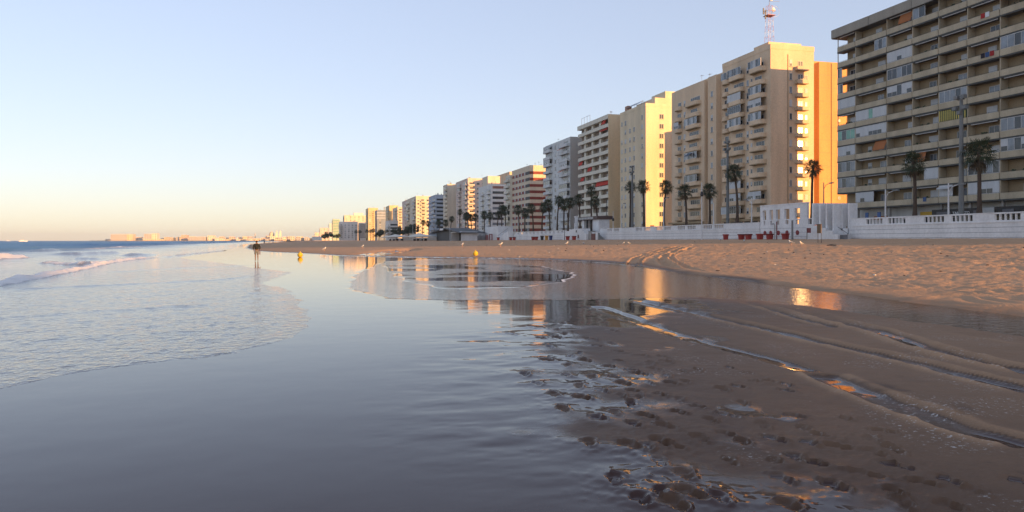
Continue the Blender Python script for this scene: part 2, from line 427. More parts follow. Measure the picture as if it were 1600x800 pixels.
    for L, hw, dep, rim, wadd in tr:
        xs = [p[0] for p in L]; ys = [p[1] for p in L]
        k = np.where((x > min(xs) - 2) & (x < max(xs) + 2) & (y > min(ys) - 2) & (y < max(ys) + 2))[0]
        d, sg, fr = line_d(x[k], y[k], L)
        jit = 0.75 + 0.9 * np.abs(fbm(x[k], y[k], 0.5, 2))
        d = d + 0.025 * fbm(x[k], y[k], 0.4, 2)
        end = sstep(0, 0.04, fr) * sstep(1, 0.96, fr) * (1 - sstep(-1.7, -0.4, pool[k]))
        z[k] += end * (-1.1 * dep * np.exp(-(d / hw) ** 4) + 0.8 * rim * jit * np.exp(-((d - hw * 1.35) / (hw * 0.35)) ** 2) * np.where(sg < 0, 1.0, 0.55))
        rimm = end * np.exp(-((d - hw * 1.35) / (hw * 0.4)) ** 2) * jit * np.where(sg < 0, 1, 0.6)
        if wadd < 0.5: wet[k] = wet[k] * (1 - 0.62 * np.clip(rimm, 0, 1))  # rims set drier so their lighter colour paints the light on them
        wet[k] = np.maximum(wet[k], (0.54 + 0.34 * sstep(-0.02, 0.2, fbm(x[k], y[k], 1.1, 3))) * end * sstep(1.05, 0.7, d / hw) * (1 - edge[k]))  # trench floor darkened through the wet mask to paint its shade, besides real water
        if wadd: wet[k] = np.maximum(wet[k], np.where(d < hw * 0.8, wet[k] + wadd * end * sstep(-0.25, 0.05, fbm(x[k], y[k], 0.8, 2)), wet[k]))
        fleck[k] = np.maximum(fleck[k], (rad[k] < 22) * end * 0.75 * np.exp(-((d - hw * 1.3) / (hw * 0.35)) ** 2) * (sg < 0))
        if hw < 0.3: fleck[k] = np.maximum(fleck[k], (rad[k] < 24) * end * (1 - edge[k]) * 0.95 * np.exp(-((d - 0.55) / 0.32) ** 2) * (sg < 0) * sstep(0.02, 0.22, fbm(x[k], y[k], 1.8, 3)))
    # trodden dry sand
    kk = np.where((x > 26) & (x < 60) & (rad < 160) & (y > 0))[0]
    z[kk] += 0.22 * np.minimum(fbm(x[kk], y[kk], 0.9, 3), 0.05) * sstep(0.0, 0.35, fbm(x[kk], y[kk], 16, 2) + 0.12) * sstep(26, 32, x[kk]) * sstep(160, 60, rad[kk])
    k = np.where((din > 1) & (rad < 300) & (y > 0) & (x < 74))[0]
    amp = sstep(1, 4, din[k]) * sstep(260, 30, rad[k])
    z[k] += amp * (0.06 * fbm(x[k], y[k], 1.1, 3) + 0.09 * np.abs(fbm(x[k], y[k], 0.45, 2)))
    k = np.where((din > -0.5) & (din < 14) & (rad < 90) & (y > 0))[0]
    z[k] += 0.02 * np.sin((x[k] * 0.9 + y[k] * 0.45 + 1.6 * fbm(x[k], y[k], 2.2, 2)) * 2 * math.pi / 0.55) * sstep(-0.5, 1.5, din[k]) * sstep(14, 5, din[k])
    # footprints
    fp = [(870, 515), (882, 522), (895, 519), (915, 529), (930, 531), (956, 537), (933, 541), (965, 549), (905, 552), (915, 563), (965, 564), (1000, 556), (953, 573), (986, 579),
          (960, 590), (1012, 600), (1015, 569), (1065, 580), (1070, 597), (1090, 578), (990, 612), (1030, 619), (1128, 609), (1095, 577), (1040, 566), (855, 563), (885, 587), (905, 604),
          (910, 622), (985, 632), (1090, 637), (1160, 630), (865, 617), (880, 640), (990, 665), (1040, 668), (1010, 700), (1052, 697), (1140, 720), (1070, 742), (1055, 788), (1010, 652),
          (1110, 658), (960, 646), (1243, 652), (1322, 655), (1282, 684), (1210, 688), (1277, 726), (1365, 710), (1440, 755), (1395, 770), (1190, 665), (925, 590), (940, 612), (845, 528),
          (860, 543), (880, 505), (830, 512), (1180, 596), (1230, 612), (1140, 575), (1350, 742), (1310, 700), (1480, 790), (1520, 770), (820, 585), (840, 600), (935, 655), (975, 600), (1000, 585), (1060, 625)]
    ra = random.Random(3)
    for k in range(75):
        v = 505 + 285 * ra.random() ** 0.9; c = 905 + (v - 505) * 1.25; fp.append((c + ra.gauss(0, 55 + (v - 505) * 0.5), v))
    fp = [p for i, p in enumerate(fp) if all((p[0] - q[0]) ** 2 / 4 + (p[1] - q[1]) ** 2 > 30 + (p[1] - 500) * 0.5 for q in fp[:i])]
    for (u, v) in fp:
        cx, cy = plan(u, v); an = R(-YAW) + R(ra.uniform(-5, 48)); ln = ra.uniform(0.09, 0.145); wd = ra.uniform(0.042, 0.06); dp = ra.uniform(0.014, 0.034)
        k = near[(np.abs(x[near] - cx) < 0.7) & (np.abs(y[near] - cy) < 0.7)]
        dx = x[k] - cx; dy = y[k] - cy
        a = dx * -math.sin(an) * -1 * -1 + dy * math.cos(an); b_ = dx * math.cos(an) + dy * math.sin(an)
        w_ = wd * (1 + 0.25 * np.clip(a / ln, -1, 1)) * (1 - 0.22 * np.exp(-((a + 0.01) / 0.03) ** 2))
        heel = np.sqrt(((a + 0.07 * ln / 0.13) / (ln * 0.46)) ** 2 + (b_ / (w_ * 0.85)) ** 2); ball = np.sqrt(((a - 0.045 * ln / 0.13) / (ln * 0.56)) ** 2 + (b_ / w_) ** 2)
        e = np.minimum(heel, ball); nz_ = fbm(x[k], y[k], 0.07, 2)
        e = e * (1 + 0.5 * nz_)
        z[k] += -dp * (1 - sstep(0.6, 1.15, e)) * (0.75 + 0.25 * (heel < ball)) + 0.012 * np.exp(-((e - 1.6) / 0.45) ** 2) * (1 + 2.2 * nz_) * (b_ > -0.02) + 0.010 * np.exp(-(e / 3.5) ** 2)
        if ra.random() < 0.25:
            wet[k] = np.where(e < 0.8, np.maximum(wet[k], 0.97), wet[k])
        else:
            wet[k] = np.where(e < 1.9, np.minimum(wet[k], 0.45 + 0.5 * sstep(1.1, 1.9, e)), wet[k])
        fleck[k] = np.maximum(fleck[k], 0.7 * np.exp(-((e - 1.3) / 0.3) ** 2) * (ra.random() < 0.4))
    # low ripples left in the film of water beside the prints
    k = near[(D[near] > 4) & (D[near] < 26) & (lat[near] > -3) & (lat[near] < 3)]
    band = np.exp(-((lat[k] - lb[k] + 1.0) / 1.1) ** 2)
    fd_ = sstep(-3, -1.2, lat[k]) * sstep(3, 2, lat[k]) * sstep(26, 20, D[k]) * sstep(4, 4.6, D[k])
    z[k] += fd_ * 0.010 * band * fbm(x[k] * 0.8, y[k] * 1.4, 0.45, 3)
    z[k] += fd_ * 0.004 * fbm(x[k], y[k], 1.6, 2)
    k = near[(D[near] > 4) & (D[near] < 26)]; z[k] += damp[k] * (0.016 * fbm(x[k], y[k], 0.38, 3) + 0.02 * fbm(x[k], y[k], 1.7, 2)) * (1 - edge[k])
    sheet('beach', z, np.ones(x.shape, bool), {'wet': wet, 'fleck': fleck}, sand_material())
    # tidal pool
    zp = np.full(x.shape, -0.010)
    foam = np.where(isl > -0.8, np.exp(-((isl + 0.15) / 0.16) ** 2) * 0.62 * sstep(-2, 6, lat + 2) * (0.55 + 0.9 * fbm(x, y, 1.2, 3)), 0) + 0
    pm = pool > -0.6
    sheet('tidal_pool', zp, pm, {'foam': foam, 'deep': np.zeros(x.shape)},
          water_material('pool_water', (0.16, 0.10, 0.065), (0.1, 0.08, 0.06), [(4, 2, (1, 1, 1), 0.011, False), (13, 2, (1, 1, 1), 0.0042, False)]))
    # sea
    xs = np.interp(y, XS_Y, XS_X) + 0.25 * fbm(x, y, 1.6, 3) * sstep(400, 40, rad) + 0.8 * fbm(x, y, 14, 2) * (rad > 30)
    d = xs - x
    zs, _ = base_z(x, y)
    film = 0.020 * (1 - np.exp(-np.maximum(d, 0) / 0.22)) - 0.006
    off = sstep(7, 22, d)
    zz = (zs + film) * (1 - off) + (-0.10) * off
    zz = np.where(d < 0, zs - 0.012, zz)
    foam = 0.10 * np.exp(-(d / 0.10) ** 2) * (rad < 50)
    # swell lines: pixel polyline, half width, height, foam
    W_ = [([(-60, 453), (0, 443), (60, 431), (100, 424), (135, 417), (170, 408), (205, 403.5), (250, 400.5)], 0.30, 0.17, 1.0),
          ([(-60, 409), (0, 403), (35, 400.5)], 0.8, 0.65, 1.0),
          ([(50, 409), (75, 409), (100, 411), (130, 414)], 0.45, 0.24, 0.45),
          ([(60, 393), (100, 391), (128, 390)], 1.2, 0.5, 0.0), ([(100, 397), (150, 395), (180, 393.5)], 1.0, 0.35, 0.0), ([(180, 397), (220, 397), (245, 396)], 0.8, 0.3, 0.0),
          ([(0, 391), (40, 388), (80, 386)], 2.0, 0.5, 0.1), ([(150, 385), (165, 385.5)], 1.6, 0.5, 0.0), ([(180, 386.5), (192, 386.5)], 1.5, 0.45, 0.0), ([(232, 386.5), (242, 387)], 1.5, 0.5, 0.0),
          ([(130, 390), (170, 387), (230, 385.5)], 1.4, 0.25, 0.35), ([(120, 402), (150, 402.5)], 0.5, 0.18, 0.0), ([(-40, 383), (60, 381.5), (160, 380.5)], 4, 0.6, 0.1), ([(100, 383.5), (250, 381.5), (330, 381)], 3, 0.45, 0.15),
          ([(-40, 452), (100, 447), (220, 443), (340, 438), (400, 432)], 0.30, 0.028, 0.05), ([(150, 424), (260, 419), (380, 415), (440, 415)], 0.45, 0.02, 0.0), ([(250, 401), (300, 396), (360, 390)], 0.5, 0.10, 0.25),
          ([(300, 470), (420, 464), (455, 462)], 0.2, 0.012, 0.0), ([(-60, 500), (150, 487), (330, 478)], 0.35, 0.02, 0.0), ([(230, 574), (330, 562), (380, 553)], 0.12, 0.012, 0.12), ([(-50, 540), (120, 528), (330, 520), (440, 512)], 0.2, 0.012, 0.0)]
    for L, hw, ht, fo in W_:
        L = [plan(u, v, -0.06) for u, v in L]
        px_ = [p[0] for p in L]; py_ = [p[1] for p in L]; mg = hw * 8
        k = np.where((x > min(px_) - mg) & (x < max(px_) + mg) & (y > min(py_) - mg) & (y < max(py_) + mg))[0]
        q, sg, fr = line_d(x[k], y[k], L)
        q = q + hw * 0.9 * fbm(x[k], y[k], 1.3 if hw < 1 else 5, 3)
        end = sstep(0, 0.12, fr) * sstep(1, 0.88, fr)
        hh = ht * (0.75 + 0.9 * fbm(x[k], y[k], 2.0 if hw < 1 else 7, 3)) * end
        shore = sg < 0           # the shoreward side is the steeper one
        zz[k] += hh * np.exp(-(q / np.where(shore, hw * 0.75, hw * 2.2)) ** 2)
        foam[k] = np.maximum(foam[k], fo * end * np.exp(-(q / (hw * 1.15)) ** 2) * (1 + 0.6 * fbm(x[k], y[k], 0.8, 2)))
    zz += np.clip(foam, 0, 1) * (rad < 130) * (0.16 * fbm(x, y, 0.7, 3) + 0.05)
    k = np.where(d > 3)[0]
    o2 = sstep(8, 40, d[k]); fade = sstep(900, 120, rad[k])
    zz[k] += fade * o2 * (0.26 * fbm(x[k] * 1.0, y[k] * 0.45, 5.5, 4) + 0.10 * fbm(x[k], y[k] * 0.6, 1.6, 2))
    k = np.where((d > 0.05) & (rad < 60))[0]
    zz[k] += sstep(0.05, 1.2, d[k]) * 0.018 * fbm(x[k], y[k] * 0.8, 0.30, 3) * sstep(60, 20, rad[k])
    deep = np.clip(sstep(9, 50, d + 9 * fbm(x, y * 0.4, 9, 3)) * 0.85 + 0.15 * sstep(0, 8, d), 0, 1)
    sheet('sea', zz, d > -1.2, {'foam': foam, 'deep': deep},
          water_material('sea_water', (0.15, 0.125, 0.115), (0.09, 0.23, 0.38), [(6, 3, (1, 0.75, 1), 0.032, False), (22, 2, (1, 1, 1), 0.005, False), (0.9, 4, (1, 0.5, 1), 0.16, True)]))
make_shore()

# ------------------------------------------------------------------ promenade behind the sea wall
G0 = 3.7               # promenade level
mb = MB(); mb.box(72.45, 420, -620, 660, 0.4, G0 - 0.004); mb.build('promenade', mat('promenade_paving', (0.33, 0.29, 0.25), 0.85, 0.15, 0.5, 0.004))['kind'] = 'structure'
mb = MB(); mb.box(85, 95.5, -620, 660, G0 - 0.3, G0); rd = mb.build('road', mat('asphalt', (0.05, 0.05, 0.052), 0.85, 0.2, 1.5, 0.004)); rd['kind'] = 'structure'
mb = MB(); mb.box(84.7, 84.998, -620, 660, G0 - 0.3, G0 + 0.12); mb.box(95.502, 95.8, -620, 660, G0 - 0.3, G0 + 0.12); k = mb.build('kerb', M_grey); k['kind'] = 'structure'
mb = MB()
for yy in range(-60, 640, 6): mb.box(90.15, 90.3, yy, yy + 3, G0 - 0.1, G0 + 0.004)
mb.build('road_marking', mat('road_paint', (0.75, 0.75, 0.72), 0.7))['kind'] = 'structure'

# ------------------------------------------------------------------ window, balcony and glazing pieces (built facing -X, shared by the copies)
CACHE = {}
def window_mesh(w, h, kind='dark'):
    key = ('w', round(w, 2), round(h, 2), kind)
    if key in CACHE: return CACHE[key]
    b = MB(); f = 0.07; a = w / 2
    b.box(-0.05, 0.05, -a, -a + f, 0, h); b.box(-0.05, 0.05, a - f, a, 0, h)
    b.box(-0.05, 0.05, -a + f, a - f, h - f, h); b.box(-0.05, 0.05, -a + f, a - f, 0, f)
    if w > 0.9: b.box(-0.045, 0.04, -f / 2, f / 2, f, h - f)
    b.box(-0.02, 0.02, -a + f - 0.002, a - f + 0.002, f - 0.002, h - f + 0.002, 1)
    b.box(-0.14, 0.03, -a - 0.06, a + 0.06, -0.07, -0.003, 3)
    if kind in ('half', 'blind'):
        z0 = h * (0.45 if kind == 'half' else 0.04)
        b.box(-0.062, -0.024, -a + f * 0.6, a - f * 0.6, z0, h - f * 0.6, 2)
    me = b.data('window', [M_frame, M_glassb if kind == 'pale' else M_glass, M_blind, M_grey]); CACHE[key] = me
    return me
def bigwindow_mesh(w, h, n, kinds):
    """white framed balcony glazing, n panes; kinds: string of d(ark) p(ale) b(lind) g(reen)"""
    key = ('g', round(w, 2), round(h, 2), n, kinds)
    if key in CACHE: return CACHE[key]
    b = MB(); a = w / 2; f = 0.06
    b.box(-0.05, 0.05, -a, a, 0, f * 1.2); b.box(-0.05, 0.05, -a, a, h - f * 1.2, h)
    for i in range(n + 1):
        y = -a + (w - f) * i / n; b.box(-0.048, 0.048, y, y + f, f * 1.2, h - f * 1.2)
    for i in range(n):
        y0 = -a + w * i / n + 0.03; y1 = -a + w * (i + 1) / n - 0.0; kd = kinds[i % len(kinds)]
        if kd == 'b': b.box(-0.03, 0.02, y0, y1, f, h - f, 2)
        elif kd == 'h': b.box(-0.03, 0.02, y0, y1, h * 0.42, h - f, 2); b.box(-0.02, 0.02, y0, y1, f, h * 0.42 - 0.002, 1)
        elif kd == 'p': b.box(-0.02, 0.02, y0, y1, f, h - f, 3)
        elif kd == 'g': b.box(-0.02, 0.02, y0, y1, f, h - f, 4)
        else: b.box(-0.02, 0.02, y0, y1, f, h - f, 1)
    me = b.data('balcony_glazing', [M_frame, M_glass, M_blind, M_glassb, M_glassg]); CACHE[key] = me
    return me
def balcony_mesh(w, d, style, m_par, m_slab, h=0.95):
    """slab with parapet, origin on the wall at slab underside"""
    key = ('b', round(w, 2), round(d, 2), style, m_par.name, m_slab.name, h)
    if key in CACHE: return CACHE[key]
    b = MB(); a = w / 2; t = 0.1
    if style == 'solid':
        b.box(-d, 0.03, -a, a, 0, 0.2, 1)
        b.box(-d - 0.003, -d + t, -a - 0.003, a + 0.003, 0.12, h + 0.2)
        b.box(-d + t, 0.02, -a - 0.003, -a + t, 0.12, h + 0.2); b.box(-d + t, 0.02, a - t, a + 0.003, 0.12, h + 0.2)
    elif style == 'rail':
        b.box(-d, 0.03, -a, a, 0, 0.2, 1)
        for z in (0.45, 0.7, 0.95, 1.15): b.box(-d + 0.01, -d + 0.05, -a, a, z, z + (0.05 if z > 1 else 0.025))
        for i in range(int(w / 0.5) + 1): y = -a + i * (w - 0.04) / max(1, int(w / 0.5)); b.box(-d + 0.012, -d + 0.048, y, y + 0.03, 0.2, 1.16)
        for y in (-a, a - 0.04):
            for z in (0.45, 0.7, 0.95, 1.15): b.box(-d + 0.05, 0.02, y, y + 0.04, z, z + 0.03)
    elif style == 'round':
        r = min(d, 1.1); out = []
        for i in range(7):
            an = math.pi / 2 * i / 6; out.append((-d + r - r * math.cos(math.pi / 2 - an), -a + r - r * math.sin(math.pi / 2 - an)))
        out = [(0.03, -a)] + [(-d + r - r * math.sin(math.pi / 2 * i / 6), -a + r - r * math.cos(math.pi / 2 * i / 6)) for i in range(7)] + \
              [(-d + r - r * math.cos(math.pi / 2 * i / 6), a - r + r * math.sin(math.pi / 2 * i / 6)) for i in range(7)] + [(0.03, a)]
        b.prism(out, 0, 0.2, 1)
        n = len(out)
        for i in range(n - 1):
            (x0, y0), (x1, y1) = out[i], out[i + 1]
            q = lambda x, y, s: (x * (1 - s * 0.1 / max(d, 0.3)), y * (1 - s * 0.1 / a))
            ix0, iy0 = q(x0, y0, 1); ix1, iy1 = q(x1, y1, 1)
            b.face([(x0, y0, 0.15), (x1, y1, 0.15), (x1, y1, h + 0.2), (x0, y0, h + 0.2)][::-1])
            b.face([(ix0, iy0, 0.2), (ix1, iy1, 0.2), (ix1, iy1, h + 0.2), (ix0, iy0, h + 0.2)])
            b.face([(x0, y0, h + 0.2), (x1, y1, h + 0.2), (ix1, iy1, h + 0.2), (ix0, iy0, h + 0.2)][::-1])
    me = b.data('balcony', [m_par, m_slab]); CACHE[key] = me
    return me
def door_mesh(w, h):
    key = ('d', round(w, 2), round(h, 2))
    if key in CACHE: return CACHE[key]
    b = MB(); a = w / 2
    b.box(-0.04, 0.04, -a, a, h - 0.06, h); n = max(2, int(w / 0.9))
    for i in range(n + 1): y = -a + (w - 0.06) * i / n; b.box(-0.04, 0.04, y, y + 0.06, 0, h - 0.06)
    b.box(-0.015, 0.02, -a + 0.02, a - 0.02, 0, h - 0.04, 1)
    me = b.data('balcony_door', [M_frame, M_glass]); CACHE[key] = me
    return me
def awning_mesh(w, d, drop, m):
    key = ('a', round(w, 2), round(d, 2), round(drop, 2), m.name)
    if key in CACHE: return CACHE[key]
    b = MB(); a = w / 2; t = 0.03
    b.face([(0, -a, 0), (0, a, 0), (-d, a, -drop), (-d, -a, -drop)]); b.face([(0, -a, -t), (-d, -a, -drop - t), (-d, a, -drop - t), (0, a, -t)])
    for y in (-a, a): b.face([(0, y, 0), (-d, y, -drop), (-d, y, -drop - t), (0, y, -t)])
    b.face([(-d, -a, -drop), (-d, a, -drop), (-d, a, -drop - 0.22), (-d, -a, -drop - 0.22)])
    me = b.data('awning', [m]); CACHE[key] = me
    return me
def facing(axis, plane, along, z):
    return ((plane, along, z), 0.0) if axis == 0 else ((along, plane, z), math.pi / 2)
KINDS = ['dark', 'half', 'blind', 'dark', 'half', 'pale']
def windows(root, axis, plane, along, zs, w, h, kinds=None, rnd=random.Random(1), skip=0.0):
    for z in zs:
        if rnd.random() < skip: continue
        loc, rz = facing(axis, plane, along, z)
        put('window', window_mesh(w, h, rnd.choice(kinds or KINDS)), root, loc, rz)
def balconies(root, axis, plane, along, zs, w, d, style, m_par, m_slab, door=True, rnd=random.Random(2), glaze=0.0, pitch=3.0, h=0.95, gk=('bbb', 'dpd', 'pdb', 'hhb', 'dd')):
    for z in zs:
        loc, rz = facing(axis, plane, along, z)
        o = put('balcony', balcony_mesh(w, d, style, m_par, m_slab, h), root, loc, rz)
        if door:
            put_local('balcony_door', door_mesh(w * rnd.choice([0.5, 0.62, 0.72]), 2.15), o, (-0.015, rnd.uniform(-0.1, 0.1) * w, 0.205))
        if rnd.random() < glaze:
            gw = w - 0.12; gh = pitch - h - 0.3
            put_local('balcony_glazing', bigwindow_mesh(gw, gh, max(2, int(gw / 0.95)), rnd.choice(gk)), o, (-d + 0.09, 0, h + 0.2))
def roof_bits(root, x0, x1, y0, y1, z, rnd, n=4):
    for i in range(n):
        b = MB(); x = rnd.uniform(x0 + 1, x1 - 2); y = rnd.uniform(y0 + 1, y1 - 3)
        if i % 2: b.box(x, x + 0.9, y, y + 0.7, z, z + rnd.uniform(1.6, 2.4)); b.box(x - 0.06, x + 0.96, y - 0.06, y + 0.76, z + 2.4, z + 2.5); b.build('chimney', M_grey, root)
        else:
            b.tube([(x, y, z), (x, y, z + 3.5)], 0.03, 5)
            for k in range(5): b.tube([(x - 0.5 + 0.03 * k, y - 0.5 + 0.22 * k, z + 3.2), (x + 0.5 - 0.03 * k, y - 0.5 + 0.22 * k, z + 3.2)], 0.012, 4)
            b.tube([(x, y - 0.6, z + 3.2), (x, y + 0.6, z + 3.2)], 0.015, 4)
            b.build('aerial', M_iron, root)
def body_block(root, name, x0, x1, y0, y1, z0, z1, m, m_roof=None, parapet=0.9):
    b = MB(); b.box(x0, x1, y0, y1, z0, z1)
    o = b.build(name, m, root)
    if parapet:
        b = MB(); t = 0.25
        b.box(x0 - 0.06, x0 + t, y0 - 0.06, y1 + 0.06, z1 + 0.003, z1 + parapet); b.box(x1 - t, x1 + 0.06, y0 - 0.06, y1 + 0.06, z1 + 0.003, z1 + parapet)
        b.box(x0 + t, x1 - t, y0 - 0.06, y0 + t, z1 + 0.003, z1 + parapet); b.box(x0 + t, x1 - t, y1 - t, y1 + 0.06, z1 + 0.003, z1 + parapet)
        b.build('roof_parapet', m_roof or m, root)
    return o

# ------------------------------------------------------------------ the long block with balconies on the right
def block_a():
    t = thing('apartment_block', 'long grey beige apartment block lined with balconies, nearest on the right', 'apartment block', (100, 82, G0))
    m_par = mat('beige_parapet_paint', (0.46, 0.385, 0.27), 0.85, 0.2, 0.5); m_back = mat('ochre_back_wall', (0.35, 0.265, 0.16), 0.85, 0.16, 0.5)
    m_slab = mat('grey_green_slab', (0.085, 0.09, 0.085), 0.9, 0.2); m_roofp = mat('grey_beige_roof_edge', (0.33, 0.295, 0.24), 0.85, 0.12)
    m_or = mat('rust_orange_canvas', (0.36, 0.13, 0.045), 0.9, 0.12); m_red = mat('red_canvas', (0.45, 0.05, 0.04), 0.9, 0.12)
    yb = [128.6] + [yu(u, 100) for u in (1336, 1385, 1425, 1466, 1511, 1562)] + [86.2]
    while yb[-1] > 26: yb.append(yb[-1] - 6.0)
    yb[-1] = 20.0
    Z0, PI = 7.65, 3.055; NF = 11
    b = MB(); b.box(101.6, 122.6, 20, 127.6, Z0, Z0 + NF * PI); b.build('wall', m_back, t)
    b = MB(); b.box(99.75, 122.8, 19.4, 129.8, Z0 + NF * PI + 0.003, Z0 + NF * PI + 0.38); b.build('roof_slab', m_slab, t)
    b = MB()
    for i in range(0, 13):
        y0 = 129.82 - i * 10.4; y1 = max(y0 - 10.3, 19.4)
        if y0 > 20: b.box(99.6, 100.0, y1, y0, Z0 + NF * PI + 0.10, Z0 + NF * PI + 1.75)
    b.box(100.003, 122.8, 129.5, 129.82, Z0 + NF * PI + 0.10, Z0 + NF * PI + 1.75); b.build('roof_parapet', m_roofp, t)
    b = MB(); b.box(101.9, 122.3, 20.3, 127.3, G0, Z0 - 0.003); b.build('ground_floor', mat('white_shop_wall', (0.5, 0.49, 0.46), 0.85), t)
    for f in range(NF):
        z = Z0 + f * PI; y1 = 128.6 if f > 0 else yb[1]
        b = MB(); b.box(100.04, 101.597, 20, y1, z, z + 0.36); b.build('floor_slab', m_slab, t)
    for i in range(1, len(yb)):
        b = MB(); b.box(100.10, 101.55, yb[i] - 0.07, yb[i] + 0.07, Z0 + 0.02, Z0 + NF * PI - 0.02); b.build('partition', m_par, t)
    b = MB(); b.box(100.1, 100.2, 128.4, 128.55, Z0 + PI + 0.4, Z0 + NF * PI - 0.02); b.build('partition', m_par, t)
    rn = random.Random(8); glz = {}
    # (bay, floor from the top): start, end along the bay (0 = far end), panes
    for key, v in {(3, 0): (0, .5, 'dpd'), (5, 0): (0, .5, 'pdp'), (1, 1): (.62, 1, 'pdp'), (0, 2): (0, .25, 'pd'), (2, 2): (0, 1, 'bbhb'), (0, 3): (0, .3, 'dp'), (2, 3): (0, 1, 'ddpd'), (6, 3): (0, 1, 'ppd'),
                   (0, 4): (0, 1, 'bbb'), (2, 4): (0, 1, 'hbdhhh'), (1, 5): (0, 1, 'bbbg'), (4, 5): (0, 1, 'pdpppd'), (1, 6): (0, 1, 'bhhhb'), (0, 6): (0, 1, 'ggdgg'), (0, 7): (0, 1, 'bhbb'), (6, 7): (0, 1, 'ppd'),
                   (0, 8): (0, 1, 'pdpd'), (6, 8): (0, 1, 'phd'), (0, 9): (0, 1, 'ppdp'), (3, 9): (.45, 1, 'bbb'), (5, 9): (0, 1, 'dpdd'), (1, 10): (0, .6, 'bbhb'), (4, 10): (0, .5, 'bb'), (5, 10): (0, 1, 'bhhb'),
                   (7, 1): (0, 1, 'pdp'), (8, 4): (0, 1, 'bbh'), (7, 6): (0, .6, 'pd'), (9, 2): (0, 1, 'dpd'), (6, 0): (0, .5, 'bb')}.items(): glz[key] = v
    for bay in range(len(yb) - 1):
        ya, yz = yb[bay] - 0.09, yb[bay + 1] + 0.09; w = ya - yz
        for f in range(NF):
            if bay == 0 and f == 0: continue
            z = Z0 + f * PI + 0.36; top = NF - 1 - f
            if True:
                b = CACHE.get(('parA', bay))
                if b is None:
                    q = MB(); q.box(-0.0, 0.11, -w / 2, w / 2, 0, 0.93); q.box(0.03, 0.07, -w / 2 + 0.05, w / 2 - 0.05, 1.02, 1.06, 1)
                    for k in range(4): y = -w / 2 + 0.1 + (w - 0.2) * k / 3; q.box(0.035, 0.065, y - 0.02, y + 0.02, 0.93, 1.02, 1)
                    b = q.data('balcony_parapet', [m_par, M_iron]); CACHE[('parA', bay)] = b
                put('balcony_parapet', b, t, (100, (ya + yz) / 2, z - 0.12))
            if bay > 9: continue
            g = glz.get((bay, top))
            full = g and g[0] == 0 and g[1] == 1
            if not full:
                if bay <= 7:
                    wy = ya - w * rn.uniform(0.52, 0.72)
                    put('window', window_mesh(rn.choice([1.5, 1.9]), 2.1, rn.choice(['dark', 'half', 'pale', 'half', 'blind'])), t, (101.58, wy, z + 0.02))
                    if w > 7 and rn.random() < 0.8 and top > 4: put('window', window_mesh(1.0, 1.2, rn.choice(KINDS)), t, (101.58, ya - w * 0.26, z + 0.9))
                # a sheltering half wall between the two rooms of a bay
                if rn.random() < 0.7:
                    b = MB(); b.box(100.9, 101.58, -0.05, 0.05, 0, PI - 0.37); key = 'halfwall'
                    if key not in CACHE: CACHE[key] = b.data('inner_wall', [m_back])
                    put('inner_wall', CACHE[key], t, (0, ya - w * 0.42, z)) if False else None
                if rn.random() < 0.5:
                    q = MB(); q.box(-0.05, 0.06, -w * 0.42, w * 0.42, -0.12, 0)
                    key = ('cass', bay)
                    if key not in CACHE: CACHE[key] = q.data('awning_case', [M_frame])
                    put('awning_case', CACHE[key], t, (100.25, (ya + yz) / 2, Z0 + (f + 1) * PI - 0.05))
                if rn.random() < 0.35:
                    mp_ = [mat('pot_plant_leaves', (0.04, 0.07, 0.03), 0.8), mat('terracotta', (0.35, 0.14, 0.08))]
                    for k in range(rn.randint(1, 3)):
                        yy = rn.uniform(-w * 0.4, w * 0.4); q = MB(); q.tube([(0.26, yy, -0.45), (0.26, yy, 0.1)], [0.13, 0.17], 8, 1); q.tube([(0.26, yy, 0.1), (0.26, yy, 0.5)], 0.04, 5)
                        for j in range(16): q.ball((0.26 + rn.uniform(-.15, .15), yy + rn.uniform(-.22, .22), 0.35 + rn.uniform(-.15, .3)), 0.09, 0.09, 0.07, 5, 4, 0)
                        put('potted_plant', q.data('potted_plant', mp_), t, (100, (ya + yz) / 2, z + 0.47))
            if g:
                gw = w * (g[1] - g[0]) - 0.06; gy = ya - w * (g[0] + g[1]) / 2; n = max(2, round(gw / 1.1))
                put('balcony_glazing', bigwindow_mesh(gw, PI - 0.36 - 0.84, n, g[2]), t, (100.1, gy, z + 0.83))
    def cloth(bay, top, a, c, m, dz=1.5, dx=0.5):
        ya, yz = yb[bay], yb[bay + 1]; w = ya - yz; z = Z0 + (NF - top) * PI - 0.06
        return put('awning', awning_mesh(w * (c - a), dx, dz, m), t, (100.35, ya - w * (a + c) / 2, z))
    cloth(2, 0, .5, .98, m_or); cloth(1, 7, .62, .98, m_or, 1.5, 0.7); cloth(3, 8, .03, .5, m_or, 1.5, 0.45); cloth(6, 1, .05, .95, m_red, 0.35, 1.2); cloth(4, 10, .05, .5, M_blind, 0.4, 1.0)
    ya, yz = yb[4], yb[5]; w = ya - yz; z = Z0 + (NF - 6) * PI - 0.1
    q = MB(); m_gr = mat('dark_green_canvas', (0.03, 0.07, 0.04), 0.9); m_ye = mat('yellow_canvas', (0.55, 0.43, 0.12), 0.9)
    n = 26
    for i in range(n):
        y0 = yz + 0.15 + (w - 0.3) * i / n; y1 = yz + 0.15 + (w - 0.3) * (i + 1) / n
        q.box(100.06, 100.09, y0, y1 - 0.002, z - 1.75, z, i % 2)
    q.build('striped_awning', [m_gr, m_ye], t)
